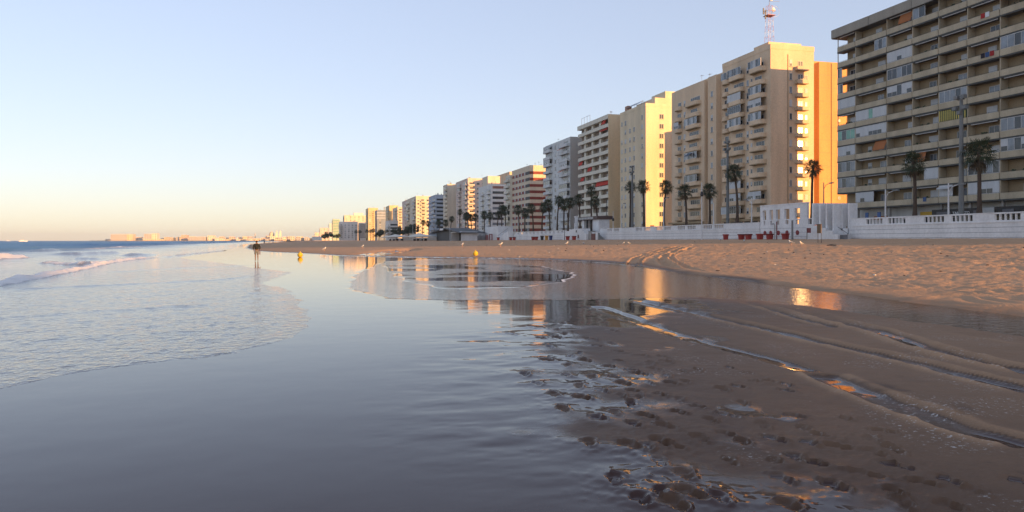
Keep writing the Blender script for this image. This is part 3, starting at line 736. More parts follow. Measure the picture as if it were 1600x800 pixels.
    # washing hung in two bays
    for bay, top, cols in ((5, 3, ((0.02, 0.02, 0.03), (0.05, 0.10, 0.22), (0.40, 0.03, 0.03))), (5, 1, ((0.45, 0.05, 0.05), (0.7, 0.7, 0.7))), (3, 10, ((0.35, 0.5, 0.6),))):
        ya, yz = yb[bay], yb[bay + 1]; z = Z0 + (NF - 1 - top) * PI + 1.35
        q = MB(); ms = [mat('washing_%s' % ('abcdefgh'[int(sum(c) * 7) % 8]), c, 0.9) for c in cols]
        for i, c in enumerate(cols):
            y = ya - (ya - yz) * (0.5 + 0.14 * i); q.box(99.93, 99.96, y - 0.35, y + 0.35, z - 0.75, z, i)
        q.build('washing', ms, t)
    # street level
    m_sign = mat('black_shop_sign', (0.015, 0.015, 0.016), 0.5); m_yel = mat('yellow_shop_sign', (0.55, 0.33, 0.04), 0.6)
    def at(u): return yu(u, 101)
    q = MB(); q.box(99.2, 101.88, at(1640), at(1470), 6.55, 6.75, 0); q.box(99.2, 99.35, at(1640), at(1470), 5.5, 6.55, 0); q.build('shop_canopy', m_sign, t)
    for u0, u1 in ((1478, 1500), (1506, 1528), (1536, 1549), (1582, 1600)):
        q = MB(); q.box(99.12, 99.197, at(u1), at(u0), 5.75, 6.35); q.build('sign_panel', m_sign if u0 == 1506 else mat('dull_grey_sign', (0.10, 0.10, 0.11), 0.5), t)
    q = MB(); q.box(99.05, 99.19, at(1569), at(1550), 5.7, 6.7); q.build('sign_panel', mat('pale_grey_sign', (0.36, 0.36, 0.35), 0.6), t)
    cu = bpy.data.curves.new('sign_lettering', 'FONT'); cu.body = 'TABARISTO'; cu.size = 0.62; cu.extrude = 0.01; cu.align_x = 'CENTER'
    fo = bpy.data.objects.new('tmp', cu); C.objects.link(fo); dg = bpy.context.evaluated_depsgraph_get()
    me = bpy.data.meshes.new_from_object(fo.evaluated_get(dg)); bpy.data.objects.remove(fo)
    me.materials.clear(); me.materials.append(mat('white_lettering', (0.7, 0.7, 0.7), 0.6))
    lo = put('sign_lettering', me, t, (99.1, (at(1506) + at(1528)) / 2, 5.85)); lo.rotation_euler = (R(90), 0, R(-90))
    q = MB(); q.box(101.5, 101.89, at(1463), at(1434), 5.9, 6.6); q.build('sign_panel', m_yel, t)
    for u0, u1, zz in ((1345, 1352, 5.6), (1385, 1392, 5.9), (1405, 1420, 5.5), (1436, 1462, 5.8), (1474, 1500, 5.45), (1504, 1530, 5.45), (1534, 1560, 5.45), (1564, 1590, 5.45)):
        q = MB(); q.box(101.85, 101.895, at(u1), at(u0), G0 + 0.05, zz); q.build('shop_window', M_glass if u0 > 1430 else M_dark, t)
    q = MB(); q.box(101.5, 101.89, at(1382), at(1362), 5.6, 6.2); q.build('awning', m_or, t)
    for u in (1357, 1376):
        q = MB(); q.box(100.6, 100.7, at(u) - 0.4, at(u) + 0.4, 5.9, 6.9); q.build('sign_panel', mat('blue_sign', (0.05, 0.12, 0.3), 0.5), t)
    for y in yb[1:10]:
        q = MB(); q.box(100.5, 100.9, y - 0.2, y + 0.2, G0, Z0 - 0.003); q.build('column', M_grey, t)
    roof_bits(t, 104, 120, 40, 125, Z0 + NF * PI + 0.38, rn, 7)
block_a()

# ------------------------------------------------------------------ peach twin blocks (near one carries the mast)
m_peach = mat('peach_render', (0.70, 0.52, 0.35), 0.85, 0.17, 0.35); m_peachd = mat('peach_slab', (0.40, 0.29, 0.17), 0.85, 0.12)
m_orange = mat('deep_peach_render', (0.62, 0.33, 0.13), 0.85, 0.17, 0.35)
def block_b_near():
    y0 = yu(1204, 100); y1 = yu(1129, 100); ZT = 44.6
    t = thing('apartment_block', 'tall peach apartment tower carrying the lattice mast, orange sunlit end wall', 'apartment block', (108, (y0 + y1) / 2, G0))
    rn = random.Random(4)
    body_block(t, 'wall', 100, 111.2, y0, y1, G0, ZT, m_peach, parapet=1.1)
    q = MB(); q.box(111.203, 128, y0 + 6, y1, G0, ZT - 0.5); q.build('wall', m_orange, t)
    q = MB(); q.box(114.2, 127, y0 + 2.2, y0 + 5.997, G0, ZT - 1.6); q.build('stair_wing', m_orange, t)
    q = MB(); q.box(101.5, 110, y0 + 3, y0 + 9, ZT + 0.003, ZT + 2.4); q.build('roof_house', m_peach, t)
    zs = [7.0 + 3.0 * k for k in range(12)]
    yy = lambda u: yu(u, 100)
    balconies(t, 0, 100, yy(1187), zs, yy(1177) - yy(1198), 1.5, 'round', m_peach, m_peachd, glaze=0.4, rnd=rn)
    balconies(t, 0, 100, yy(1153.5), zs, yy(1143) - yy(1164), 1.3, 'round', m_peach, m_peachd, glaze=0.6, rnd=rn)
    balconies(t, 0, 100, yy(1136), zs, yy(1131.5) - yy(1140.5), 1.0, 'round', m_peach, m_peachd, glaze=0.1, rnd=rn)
    windows(t, 0, 99.99, yy(1168.5), [z + 1.0 for z in zs], 0.9, 1.4, rnd=rn); windows(t, 0, 99.99, yy(1174.5), [z + 1.0 for z in zs], 0.7, 1.4, rnd=rn)
    ax = lambda u: xu(u, y0)
    windows(t, 1, y0 - 0.01, ax(1235.5), [z + 0.9 for z in zs], 0.7, 1.5, rnd=rn)
    balconies(t, 1, y0, ax(1251), zs, 2.9, 1.0, 'solid', m_peach, m_peachd, rnd=rn, h=0.7, door=False); windows(t, 1, y0 - 0.01, ax(1250.5), [z + 0.25 for z in zs], 1.3, 2.0, ['dark'], rnd=rn)
    windows(t, 1, y0 - 0.01, ax(1259.5), [z + 0.9 for z in zs[:-1]], 0.7, 1.2, rnd=rn)
    windows(t, 1, y0 + 5.99, 112.8, [z + 0.9 for z in zs], 1.3, 1.3, rnd=rn)
    q = MB(); q.tube([(ax(1231), y0 - 0.08, G0), (ax(1231), y0 - 0.08, ZT - 1)], 0.07, 6); q.build('drainpipe', m_peachd, t)
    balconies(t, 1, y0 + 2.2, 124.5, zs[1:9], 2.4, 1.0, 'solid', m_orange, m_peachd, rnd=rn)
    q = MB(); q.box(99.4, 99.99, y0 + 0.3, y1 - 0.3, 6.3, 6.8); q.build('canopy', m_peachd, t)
    for k in range(6):
        y = y0 + 2 + k * 3.1; q = MB(); q.box(99.93, 99.995, y, y + 2.3, G0 + 0.1, 6.2); q.build('shop_window', M_glass, t)
    roof_bits(t, 101, 110, y0 + 8, y1, ZT, rn, 4)
    for xx in (117.5, 121.8):
        q = MB(); q.tube([(xx, y0 + 2.1, G0), (xx, y0 + 2.1, ZT - 1.8)], 0.06, 6); q.build('drainpipe', m_peachd, t)
    for k, z in enumerate(zs): q = MB(); q.box(114.2, 127.01, y0 + 2.17, y0 + 2.197, z - 0.04, z + 0.04); q.build('render_joint', m_peachd, t)
    windows(t, 1, y0 + 2.19, 119.6, [z + 1.3 for z in zs], 0.6, 0.6, ['dark'], rnd=rn)
    # lattice mast
    mt = thing('lattice_mast', 'red and white lattice antenna mast standing on the peach tower roof', 'antenna mast', (101.8, y0 + 3.2, ZT + 2.4))
    mx, my, mz = wloc(mt); H = 8.2
    mr_, mw_ = mat('mast_red_paint', (0.45, 0.16, 0.13), 0.6), mat('mast_white_paint', (0.7, 0.7, 0.7), 0.6)
    q = MB(); L = [(-0.75, -0.75), (0.75, -0.75), (0.75, 0.75), (-0.75, 0.75)]; ns = 7
    for a in range(4):
        for s in range(ns):
            f0 = 1 - 0.35 * s / ns; f1 = 1 - 0.35 * (s + 1) / ns; z0 = mz + H * s / ns; z1 = mz + H * (s + 1) / ns
            p = L[a]; r = L[(a + 1) % 4]; c = s % 2
            q.tube([(mx + p[0] * f0, my + p[1] * f0, z0), (mx + p[0] * f1, my + p[1] * f1, z1)], 0.032, 5, c)
            q.tube([(mx + p[0] * f0, my + p[1] * f0, z0), (mx + r[0] * f1, my + r[1] * f1, z1)], 0.016, 4, c)
            q.tube([(mx + p[0] * f1, my + p[1] * f1, z1), (mx + r[0] * f1, my + r[1] * f1, z1)], 0.018, 4, c)
    q.build('lattice_frame', [mr_, mw_], mt)
    q = MB(); q.box(mx - 1.0, mx + 1.0, my - 1.0, my + 1.0, mz + 5.9, mz + 6.0); q.tube([(mx - 1, my - 1, mz + 6.9), (mx + 1, my - 1, mz + 6.9), (mx + 1, my + 1, mz + 6.9), (mx - 1, my + 1, mz + 6.9), (mx - 1, my - 1, mz + 6.9)], 0.04, 5)
    q.build('platform', mr_, mt)
    def dish(x, y, z, r):
        d = MB(); n = 14; rings = 5
        for k in range(rings):
            for j in range(n):
                a0, a1 = 2 * math.pi * j / n, 2 * math.pi * (j + 1) / n; r0, r1 = r * k / rings, r * (k + 1) / rings
                P = lambda rr, a: (x + rr * math.cos(a), y - 0.35 * r + 0.5 * rr * rr / r, z + rr * math.sin(a))
                d.face([P(r0, a0), P(r1, a0), P(r1, a1), P(r0, a1)] if k else [P(r0, a0), P(r1, a0), P(r1, a1)])
        d.build('dish', mw_, mt)
    dish(mx + 0.5, my - 0.9, mz + 7.2, 0.5); dish(mx + 0.15, my - 0.6, mz + 9.6, 0.42)
    q = MB()
    for k in range(24):
        a0, a1 = 2 * math.pi * k / 24, 2 * math.pi * (k + 1) / 24
        q.tube([(mx + 1.2 + 1.25 * math.cos(a0), my - 0.2, mz + 7.0 + 1.25 * math.sin(a0)), (mx + 1.2 + 1.25 * math.cos(a1), my - 0.2, mz + 7.0 + 1.25 * math.sin(a1))], 0.03, 4)
    q.build('grid_dish', mw_, mt)
    q = MB(); q.tube([(mx, my, mz + H), (mx, my, mz + H + 3.2)], 0.05, 5)
    for z in (9.3, 10.4): q.tube([(mx, my, mz + z), (mx + 2.4, my - 0.3, mz + z)], 0.03, 4)
    q.box(mx - 1.1, mx - 0.9, my - 0.15, my + 0.15, mz + 5.2, mz + 7.2); q.box(mx - 1.6, mx - 1.4, my - 0.15, my + 0.15, mz + 6.2, mz + 7.6)
    q.build('antenna', M_grey, mt)
block_b_near()
def block_b_far():
    y0 = yu(1129, 100) + 0.05; y1 = yu(1057, 100); ZT = 42.6
    t = thing('apartment_block', 'peach apartment block with stacked balconies adjoining the mast tower, slightly lower', 'apartment block', (107, (y0 + y1) / 2, G0))
    rn = random.Random(6); body_block(t, 'wall', 100, 113, y0, y1, G0, ZT, m_peach, parapet=1.0)
    ya, yb_ = yu(1119, 98.6), yu(1106, 98.6)
    q = MB(); q.box(98.6, 99.997, ya, yb_, G0, ZT + 0.6); q.build('pier', m_peach, t)
    yc = yb_ + 1.4; q = MB(); q.box(98.4, 99.997, yc, y1 - 0.3, G0, ZT + 0.3); q.build('projecting_bay', m_peach, t)
    zs = [7.0 + 3.0 * k for k in range(11)]; yy = lambda u: yu(u, 98.4)
    windows(t, 0, 98.59, (ya + yb_) / 2, [z + 1.0 for z in zs], 1.0, 1.4, rnd=rn)
    balconies(t, 0, 98.4, yy(1085), zs, yy(1075) - yy(1095), 1.3, 'round', m_peach, m_peachd, glaze=0.25, rnd=rn)
    balconies(t, 0, 98.4, yy(1062), zs, yy(1058.5) - yy(1066), 1.2, 'round', m_peach, m_peachd, glaze=0.1, rnd=rn)
    windows(t, 0, 98.39, yy(1070), [z + 1.0 for z in zs], 1.0, 1.4, rnd=rn)
    q = MB(); q.box(97.3, 98.39, yc, y1 - 0.3, 6.2, 6.7); q.build('canopy', m_peachd, t)
    for k in range(6):
        y = yc + 0.8 + k * 2.9; q = MB(); q.box(98.33, 98.395, y, y + 2.2, G0 + 0.1, 6.0); q.build('shop_window', M_glass, t)
    put('awning', awning_mesh(2.6, 1.2, 0.8, mat('slate_blue_canvas', (0.10, 0.13, 0.18), 0.9)), t, (97.3, yy(1085), zs[5] + 2.8))
    roof_bits(t, 100, 111, y0 + 2, y1, ZT, rn, 5)
block_b_far()
for yy0, yy1, hh, lab in ((286, 320, 34, 'unseen added block behind the grey white block, shading the red banded end wall'), (360, 396, 40, 'unseen added block behind the red banded block, shading the white ribbon window block'), (448.5, 478, 44, 'unseen added block behind the white ribbon window block, shading the pinkish end wall'), (486, 545, 46, 'unseen added block behind the pinkish block, shading the towers to its left')):  # unseen blocks added to shade the end walls of the next towers
    t = thing('apartment_block', lab, 'apartment block', (138, (yy0 + yy1) / 2, G0)); body_block(t, 'wall', 128, 146, yy0, yy1, G0, hh, m_peach)
    windows(t, 0, 127.99, (yy0 + yy1) / 2, [6 + 3 * k for k in range(9)], 1.2, 1.3)
# unseen block added behind the peach towers to shade part of the cream tower
t = thing('apartment_block', 'unseen added block behind the peach towers, shading the cream tower end wall', 'apartment block', (132, 202, G0))
body_block(t, 'wall', 123, 142, 191.5, 213, G0, 37.5, m_peach)
for u in range(4): windows(t, 0, 122.99, 194 + u * 5, [6 + 3 * k for k in range(10)], 1.2, 1.3)

# ------------------------------------------------------------------ cream tower with plain rows of windows
def block_c():
    y0 = yu(1009, 100); y1 = yu(968, 100) - 0.5; ZT = 42.8
    t = thing('apartment_block', 'cream tower with rows of small windows and a yellow sunlit strip on its end wall', 'apartment block', (108, (y0 + y1) / 2, G0))
    m = mat('cream_render', (0.71, 0.58, 0.40), 0.85, 0.15, 0.3); rn = random.Random(9)
    body_block(t, 'wall', 100, 122, y0, y1, G0, ZT, m, parapet=1.0)
    q = MB(); q.box(104.5, 118, y0 + 3, y1 - 3, ZT + 0.003, ZT + 3.4); q.build('roof_house', m, t)
    q = MB(); q.box(108.5, 118, y0 + 4, y1 - 6, ZT + 3.403, ZT + 5.8); q.build('roof_house', m, t)
    q = MB(); q.box(101.2, 102.6, y1 - 3.5, y1 - 1.2, ZT + 0.003, ZT + 3.0); q.build('chimney', mat('brick_pink', (0.45, 0.26, 0.18)), t)
    for y in (y0 + 8.5, y1 - 6.5):
        q = MB(); q.v += [(101, y, ZT + 2.2), (101, y + 4, ZT + 2.2), (103, y + 4, ZT + 3.4), (103, y, ZT + 3.4)]; q.f.append((0, 1, 2, 3)); q.m.append(0)
        q.v += [(101, y, ZT + 2.1), (101, y + 4, ZT + 2.1), (103, y + 4, ZT + 3.3), (103, y, ZT + 3.3)]; q.f += [(7, 6, 5, 4), (0, 4, 5, 1), (2, 6, 7, 3), (0, 3, 7, 4), (1, 5, 6, 2)]; q.m += [0] * 5
        for yy in (y + 0.2, y + 3.8): q.tube([(102.5, yy, ZT), (102.5, yy, ZT + 3.0)], 0.05, 5)
        q.build('solar_panel', mat('solar_blue', (0.02, 0.035, 0.09), 0.25), t)
    zs = [5.2 + 3.0 * k for k in range(12)]; yy = lambda u: yu(u, 100)
    for u, w in ((972, 0.8), (977.5, 1.1), (984.5, 1.1), (991, 1.1), (1003.5, 0.9)): windows(t, 0, 99.99, yy(u), [z + 1.0 for z in zs], w, 1.4, ['dark', 'half', 'dark', 'blind'], rnd=rn, skip=0.06)
    ax = lambda u: xu(u, y0)
    windows(t, 1, y0 - 0.01, ax(1033.5), [z + 0.9 for z in zs], 1.5, 1.5, ['dark'], rnd=rn); windows(t, 1, y0 - 0.01, ax(1051.5), [z + 1.1 for z in zs[:-1]], 0.9, 0.8, ['dark'], rnd=rn)
    q = MB(); q.box(ax(1016), ax(1022), y0 - 0.06, y0 - 0.003, G0 + 0.05, 6.4); q.build('door', mat('dark_red_door', (0.12, 0.03, 0.025), 0.6), t)
    for k in range(5): q = MB(); y = y0 + 1.5 + k * 3.6; q.box(99.95, 99.997, y, y + 2.4, G0 + 0.1, 6.0); q.build('shop_window', M_glass, t)
    roof_bits(t, 101, 110, y0 + 1, y1, ZT, rn, 5)
block_c()

# ------------------------------------------------------------------ block with continuous balcony bands and red awnings
def block_d():
    y0 = yu(951, 100); y1 = yu(903.5, 100); ZT = 44.2
    t = thing('apartment_block', 'block with long cream balcony bands and red awnings beside a blank tan end wall', 'apartment block', (110, (y0 + y1) / 2, G0))
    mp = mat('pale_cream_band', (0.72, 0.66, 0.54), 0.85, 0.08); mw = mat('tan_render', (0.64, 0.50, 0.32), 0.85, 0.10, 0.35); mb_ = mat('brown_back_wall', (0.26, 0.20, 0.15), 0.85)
    rn = random.Random(12)
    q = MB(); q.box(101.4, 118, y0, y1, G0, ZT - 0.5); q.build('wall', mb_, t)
    q = MB(); q.box(99.8, 118, y0 - 0.4, y0 - 0.003, G0, ZT + 0.8); q.build('end_wall', mw, t)
    q = MB(); q.box(99.75, 118.2, y0, y1 + 0.4, ZT - 0.497, ZT + 1.0); q.build('roof_parapet', mp, t)
    zs = [7.4 + 3.05 * k for k in range(12)]
    for z in zs:
        q = MB(); q.box(99.9, 100.02, y0 + 0.003, y1, z - 0.05, z + 1.15); q.box(100.02, 101.397, y0 + 0.003, y1, z, z + 0.22); q.box(100.02, 101.397, y1 - 0.12, y1, z + 0.22, z + 1.15); q.build('balcony', mp, t)
        for k in range(4):
            y = y0 + 3 + k * 7.6
            if y + 2 < y1:
                q = window_mesh(rn.choice([1.6, 2.0, 2.4]), 2.1, rn.choice(['half', 'blind', 'dark', 'pale'])); put('window', q, t, (101.38, y + 1, z + 0.23))
        for k in range(1, 4):
            y = y0 + (y1 - y0) * k / 4
            q = MB(); q.box(100.5, 101.395, -0.5, 0.5, 0, 2.8)
            if ('pd',) not in CACHE: CACHE[('pd',)] = MB().box(-0.9, 0, -0.9, 0.9, 0, 2.75).data('pale_bay', [mp])
            put('pale_bay', CACHE[('pd',)], t, (101.395, y + 1.6, z + 0.225))
    mr = mat('scarlet_canvas', (0.50, 0.045, 0.03), 0.9, 0.1)
    for a, c, k in ((0.02, 0.40, 4), (0.55, 0.68, 6), (0.86, 0.98, 7), (0.8, 0.92, 5), (0.04, 0.28, 10), (0.1, 0.22, 11)):
        put('awning', awning_mesh((y1 - y0) * (c - a), 0.5, 1.3 if k != 10 else 0.5, mr), t, (100.4, y0 + (y1 - y0) * (a + c) / 2, zs[k] + 2.9))
    for k in range(6): q = MB(); y = y0 + 1.5 + k * 4.6; q.box(101.34, 101.397, y, y + 3, G0 + 0.1, 6.6); q.build('shop_window', M_glass, t)
    roof_bits(t, 101, 115, y0, y1, ZT + 0.2, rn, 6)
    q = MB()
    for k in range(4): q.tube([(101, y1 - 1 - 3 * k, ZT + 1), (101, y1 - 1 - 3 * k, ZT + 4)], 0.05, 5)
    q.tube([(101, y1 - 1, ZT + 3.9), (101, y1 - 10, ZT + 3.9)], 0.05, 5); q.build('roof_frame', M_iron, t)
block_d()

# ------------------------------------------------------------------ grey white block
def block_e():
    y0 = yu(891.5, 100); y1 = yu(852.5, 100); ZT = 41.6
    t = thing('apartment_block', 'grey white block with scattered balconies and a blank grey end wall', 'apartment block', (110, (y0 + y1) / 2, G0))
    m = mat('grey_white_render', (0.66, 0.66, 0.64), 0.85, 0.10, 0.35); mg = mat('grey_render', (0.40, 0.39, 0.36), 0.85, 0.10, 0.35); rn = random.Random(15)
    body_block(t, 'wall', 100, 118, y0, y1, G0, ZT, m, parapet=1.0)
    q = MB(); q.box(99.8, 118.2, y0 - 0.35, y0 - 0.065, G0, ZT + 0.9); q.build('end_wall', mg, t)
    zs = [6.6 + 2.95 * k for k in range(12)]; yy = lambda u: yu(u, 100)
    balconies(t, 0, 100, yy(883.5), zs, yy(877) - yy(890), 1.2, 'solid', m, mg, rnd=rn, glaze=0.45); balconies(t, 0, 100, yy(858), zs, yy(854) - yy(864), 1.3, 'solid', m, mg, rnd=rn, glaze=0.35)
    windows(t, 0, 99.99, yy(868), [z + 0.8 for z in zs], 2.0, 1.5, rnd=rn); windows(t, 0, 99.99, yy(873), [z + 0.8 for z in zs], 1.3, 1.4, rnd=rn, skip=0.15)
    mo = mat('salmon_canvas', (0.5, 0.17, 0.1), 0.9)
    for k, u in ((2, 884), (7, 884), (4, 859), (10, 883)): put('awning', awning_mesh(4.5, 1.6, 0.7, mo), t, (98.9, yy(u), zs[k] + 2.7))
    for k in range(6): q = MB(); y = y0 + 1.5 + k * 5; q.box(99.94, 99.997, y, y + 3, G0 + 0.1, 6.0); q.build('shop_window', M_glass, t)
    roof_bits(t, 101, 115, y0, y1, ZT, rn, 6)
block_e()

# ------------------------------------------------------------------ red banded block
def block_f():
    y0 = yu(828, 100); y1 = yu(793, 100); ZT = 35.4
    t = thing('apartment_block', 'cream apartment block ringed by dark red bands', 'apartment block', (108, (y0 + y1) / 2, G0))
    m = mat('warm_cream_render', (0.70, 0.57, 0.42), 0.85, 0.08, 0.35); mr = mat('oxblood_red_band', (0.24, 0.055, 0.04), 0.8, 0.15); rn = random.Random(19)
    body_block(t, 'wall', 100, 112, y0, y1 - 9, G0, ZT, m, parapet=1.4)
    body_block(t, 'wall', 99, 112, y1 - 8.99, y1, G0, ZT - 1.5, mat('pale_cream_band', (0.6, 0.6, 0.5)), parapet=1)
    zs = [5.2 + 2.95 * k for k in range(10)]; yy = lambda u: yu(u, 100)
    for z in zs:
        q = MB(); q.box(99.94, 112.1, y0 - 0.06, y0 + 0.03, z + 0.9, z + 2.2); q.build('band', mr, t)
        q = MB(); q.box(99.93, 100.02, y0 + 7.5, y1 - 10, z + 1.0, z + 2.3); q.build('band', mr, t)
        q = MB(); q.box(99.85, 100.1, y0 + 0.4, y0 + 6.8, z + 0.9, z + 2.3); q.build('loggia', M_dark, t)
    for u in (820, 815, 810, 805): windows(t, 0, 99.92, yy(u), [z + 0.95 for z in zs], 1.7, 1.35, ['blind', 'half', 'pale'], rnd=rn)
    balconies(t, 0, 99, yy(796.5), [z - 0.4 for z in zs[1:]], yy(793.5) - yy(800), 1.2, 'solid', mat('pale_cream_band', (0.6, 0.6, 0.5)), M_grey, rnd=rn, glaze=0.2)
    roof_bits(t, 101, 110, y0, y1 - 9, ZT, rn, 8)
block_f()

# ------------------------------------------------------------------ generic far block
def far_block(label, x0, x1, y0, y1, zt, m, seed, front='balcony', cols=3, side=0, sidecols=2, lit_top=None, bands=None, z0=G0, pitch=3.0, roofn=4, sidebal=False):
    t = thing('apartment_block', label, 'apartment block', ((x0 + x1) / 2, (y0 + y1) / 2, z0)); rn = random.Random(seed)
    body_block(t, 'wall', x0, x1, y0, y1, z0, zt - 1, m, parapet=1.0)
    n = int((zt - z0 - 4.5) / pitch); zs = [z0 + 3.2 + pitch * k for k in range(n)]
    for c in range(cols):
        y = y0 + (y1 - y0) * (c + 0.5) / cols; w = (y1 - y0) / cols
        if front == 'balcony' and c % 2 == 0: balconies(t, 0, x0, y, zs, w * 0.8, 1.3, 'solid', m, M_grey, rnd=rn, glaze=0.3, pitch=pitch)
        elif front == 'band': pass
        else: windows(t, 0, x0 - 0.01, y, [z + 0.9 for z in zs], min(2.6, w * 0.5), 1.4, rnd=rn)
    if bands:
        for z in zs:
            q = MB(); q.box(x0 - 0.5, x1 - 0.2, y0 - 0.5, y0 - 0.003, z - 0.1, z + 1.1); q.box(x0 - 0.5, x0 - 0.003, y0, y1 - 0.3, z - 0.1, z + 1.1); q.build('balcony', m, t)
            q = MB(); q.box(x0 + 0.6, x1 - 0.5, y0 - 0.06, y0 - 0.003, z + 1.2, z + 2.6); q.build('window_strip', bands, t)
    for c in range(side):
        x = x0 + (x1 - x0) * (c + 0.5) / side; w = (x1 - x0) / side
        if sidebal and c == sidebal - 1: balconies(t, 1, y0, x, zs, min(w * 0.9, 6), 1.3, 'solid', m, M_grey, rnd=rn, pitch=pitch)
        else: windows(t, 1, y0 - 0.01, x, [z + 0.9 for z in zs], min(1.9, w * 0.45), 1.4, rnd=rn)
    roof_bits(t, x0, x1, y0, y1, zt - 0.9, rn, roofn)
    return t
mk = lambda nm, c: mat(nm, c, 0.85, 0.15, 0.3)
m_wht = mk('white_render', (0.70, 0.68, 0.65)); m_pnk = mk('pinkish_render', (0.66, 0.53, 0.46)); m_crm = mk('pale_cream_render', (0.68, 0.58, 0.45)); m_blu = mk('pale_blue_render', (0.40, 0.45, 0.52))
m_hot = mk('slate_blue_render', (0.22, 0.27, 0.33)); m_yel2 = mk('yellow_cream_render', (0.66, 0.52, 0.30)); m_grn = mk('pale_green_render', (0.50, 0.55, 0.44))
def blocks_far():
    # white block with the rounded window corner
    y0 = 421; x0 = xu(767, y0); x1 = xu(792, y0)
    t = far_block('white block with dark ribbon windows just left of the red banded block', x0, x1, y0, 453, 33.5, m_wht, 31, cols=4)
    for k in range(9):
        z = 6.6 + 2.95 * k; q = MB(); q.box(x0 + 1.0, x0 + 7.5, y0 - 0.06, y0 - 0.003, z + 0.9, z + 2.3); q.build('window_strip', mk('red_brown_blind', (0.30, 0.15, 0.11)) if k == 8 else M_glassb if k in (1, 4) else M_glass, t)
    q = MB(); q.box(x0 + 2, x1, y0 + 16, y0 + 31, 33.503, 39.5); q.build('roof_house', m_crm, t)
    # block with lit balconies
    y0 = 485; x0 = xu(731, y0); x1 = xu(763, y0)
    far_block('pinkish block with a sunlit stack of balconies on its near corner', x0, x1, y0, 526, 42.0, m_pnk, 32, cols=4, side=3, sidebal=1)
    y0 = 535; far_block('narrow blank cream tower between the pale blue block and the pinkish block', xu(699, y0), xu(713.5, y0), y0, 552, 41.6, m_crm, 33, cols=2, side=0)
    y0 = 575; far_block('pale blue banded block with dark ribbon windows', xu(681, y0), xu(700, y0), y0, 610, 36.5, m_blu, 34, cols=2, bands=M_glass)
    y0 = 640; far_block('cream block with an orange sunlit strip left of the pale blue block', xu(650, y0), xu(679, y0), y0, 700, 39, m_crm, 35, cols=3, side=4, sidebal=2)
    y0 = 745; far_block('slim reddish cream block peeping out left of the cream block', xu(637, y0), xu(651, y0), y0, 790, 41.5, m_pnk, 36, cols=2, side=2)
    y0 = 840; far_block('cream block with side balconies behind the dark trees', xu(621, y0), xu(637, y0), y0, 890, 38.5, m_crm, 37, cols=2, side=2, sidebal=1)
    y0 = 905; far_block('yellow sunlit tower right of the slate blue hotel', xu(608.5, y0), xu(622, y0), y0, 950, 43, m_yel2, 38, cols=2, side=1)
    y0 = 700; far_block('low white terrace block in front of the yellow tower', xu(609, y0), xu(622, y0), y0, 740, 20, m_wht, 39, cols=2, bands=M_glass, z0=2)
    y0 = 1000; t = far_block('slate blue hotel tower with twin roof stacks', xu(589, y0), xu(609, y0), y0, 1030, 41, m_hot, 40, cols=2, side=2, z0=2)
    for x in (0.55, 0.8, 0.9): q = MB(); xx = xu(589, y0) + 17 * x; q.box(xx, xx + 1.0, y0 + 5, y0 + 6, 41, 45.5); q.build('chimney', M_grey, t)
    for k in range(3): q = MB(); z = 30 + 3.4 * k; q.box(xu(589, y0) - 0.3, xu(609, y0), y0 - 0.3, y0 - 0.003, z, z + 1.6); q.build('balcony', m_blu, t)
    y0 = 1100; far_block('yellow cream tower standing left of the slate blue hotel', xu(575.5, y0), xu(590.5, y0), y0, 1150, 48, m_yel2, 41, cols=2, side=3, sidebal=2, z0=2)
    y0 = 1260; t = far_block('wide white hotel with sunlit upper storeys', xu(538, y0), xu(577, y0), y0, 1300, 42.5, m_crm, 42, cols=2, side=6, z0=2)
    q = MB(); q.box(xu(553, y0), xu(568, y0), y0 + 6, y0 + 20, 42.5, 46.5); q.build('roof_house', m_wht, t)
    y0 = 1170; far_block('lower white wing with terraces in front of the wide hotel', xu(531, y0), xu(559, y0), y0, 1200, 30, m_wht, 43, cols=2, side=5, sidebal=1, z0=2)
    y0 = 1165; far_block('banded low wing with a dark corner right of the terraces', xu(562, y0), xu(577, y0), y0, 1195, 28.5, m_wht, 44, cols=2, bands=M_glass, z0=2)
    q = MB()
    y0 = 1500; far_block('pale green tower at the end of the seafront row', xu(520, y0), xu(531, y0), y0, 1540, 42.5, m_grn, 45, cols=2, bands=M_glassg, z0=2)
    y0 = 1620; far_block('slim pale tower behind the green tower', xu(514.5, y0), xu(520, y0), y0, 1650, 37, m_wht, 46, cols=2, side=1, z0=2)
    y0 = 1800; far_block('distant pink block with one sunlit edge', xu(500, y0), xu(513.5, y0), y0, 1840, 30.5, m_pnk, 47, cols=2, side=3, z0=2)
    y0 = 2100; far_block('small distant block at the left end of the seafront row', xu(492, y0), xu(500, y0), y0, 2140, 23, m_crm, 48, cols=2, side=2, z0=2)
    y0 = 1400; far_block('low white building below the distant pink block', xu(488, y0), xu(503, y0), y0, 1430, 9, m_wht, 49, cols=2, side=4, z0=2, roofn=1)
    # unseen block added behind the camera, sized to shade the foreground
    far_block('unseen added block behind the camera, shading the foreground sand', 100, 116, -360, -136, 25, m_crm, 50, cols=9, front='windows')
blocks_far()

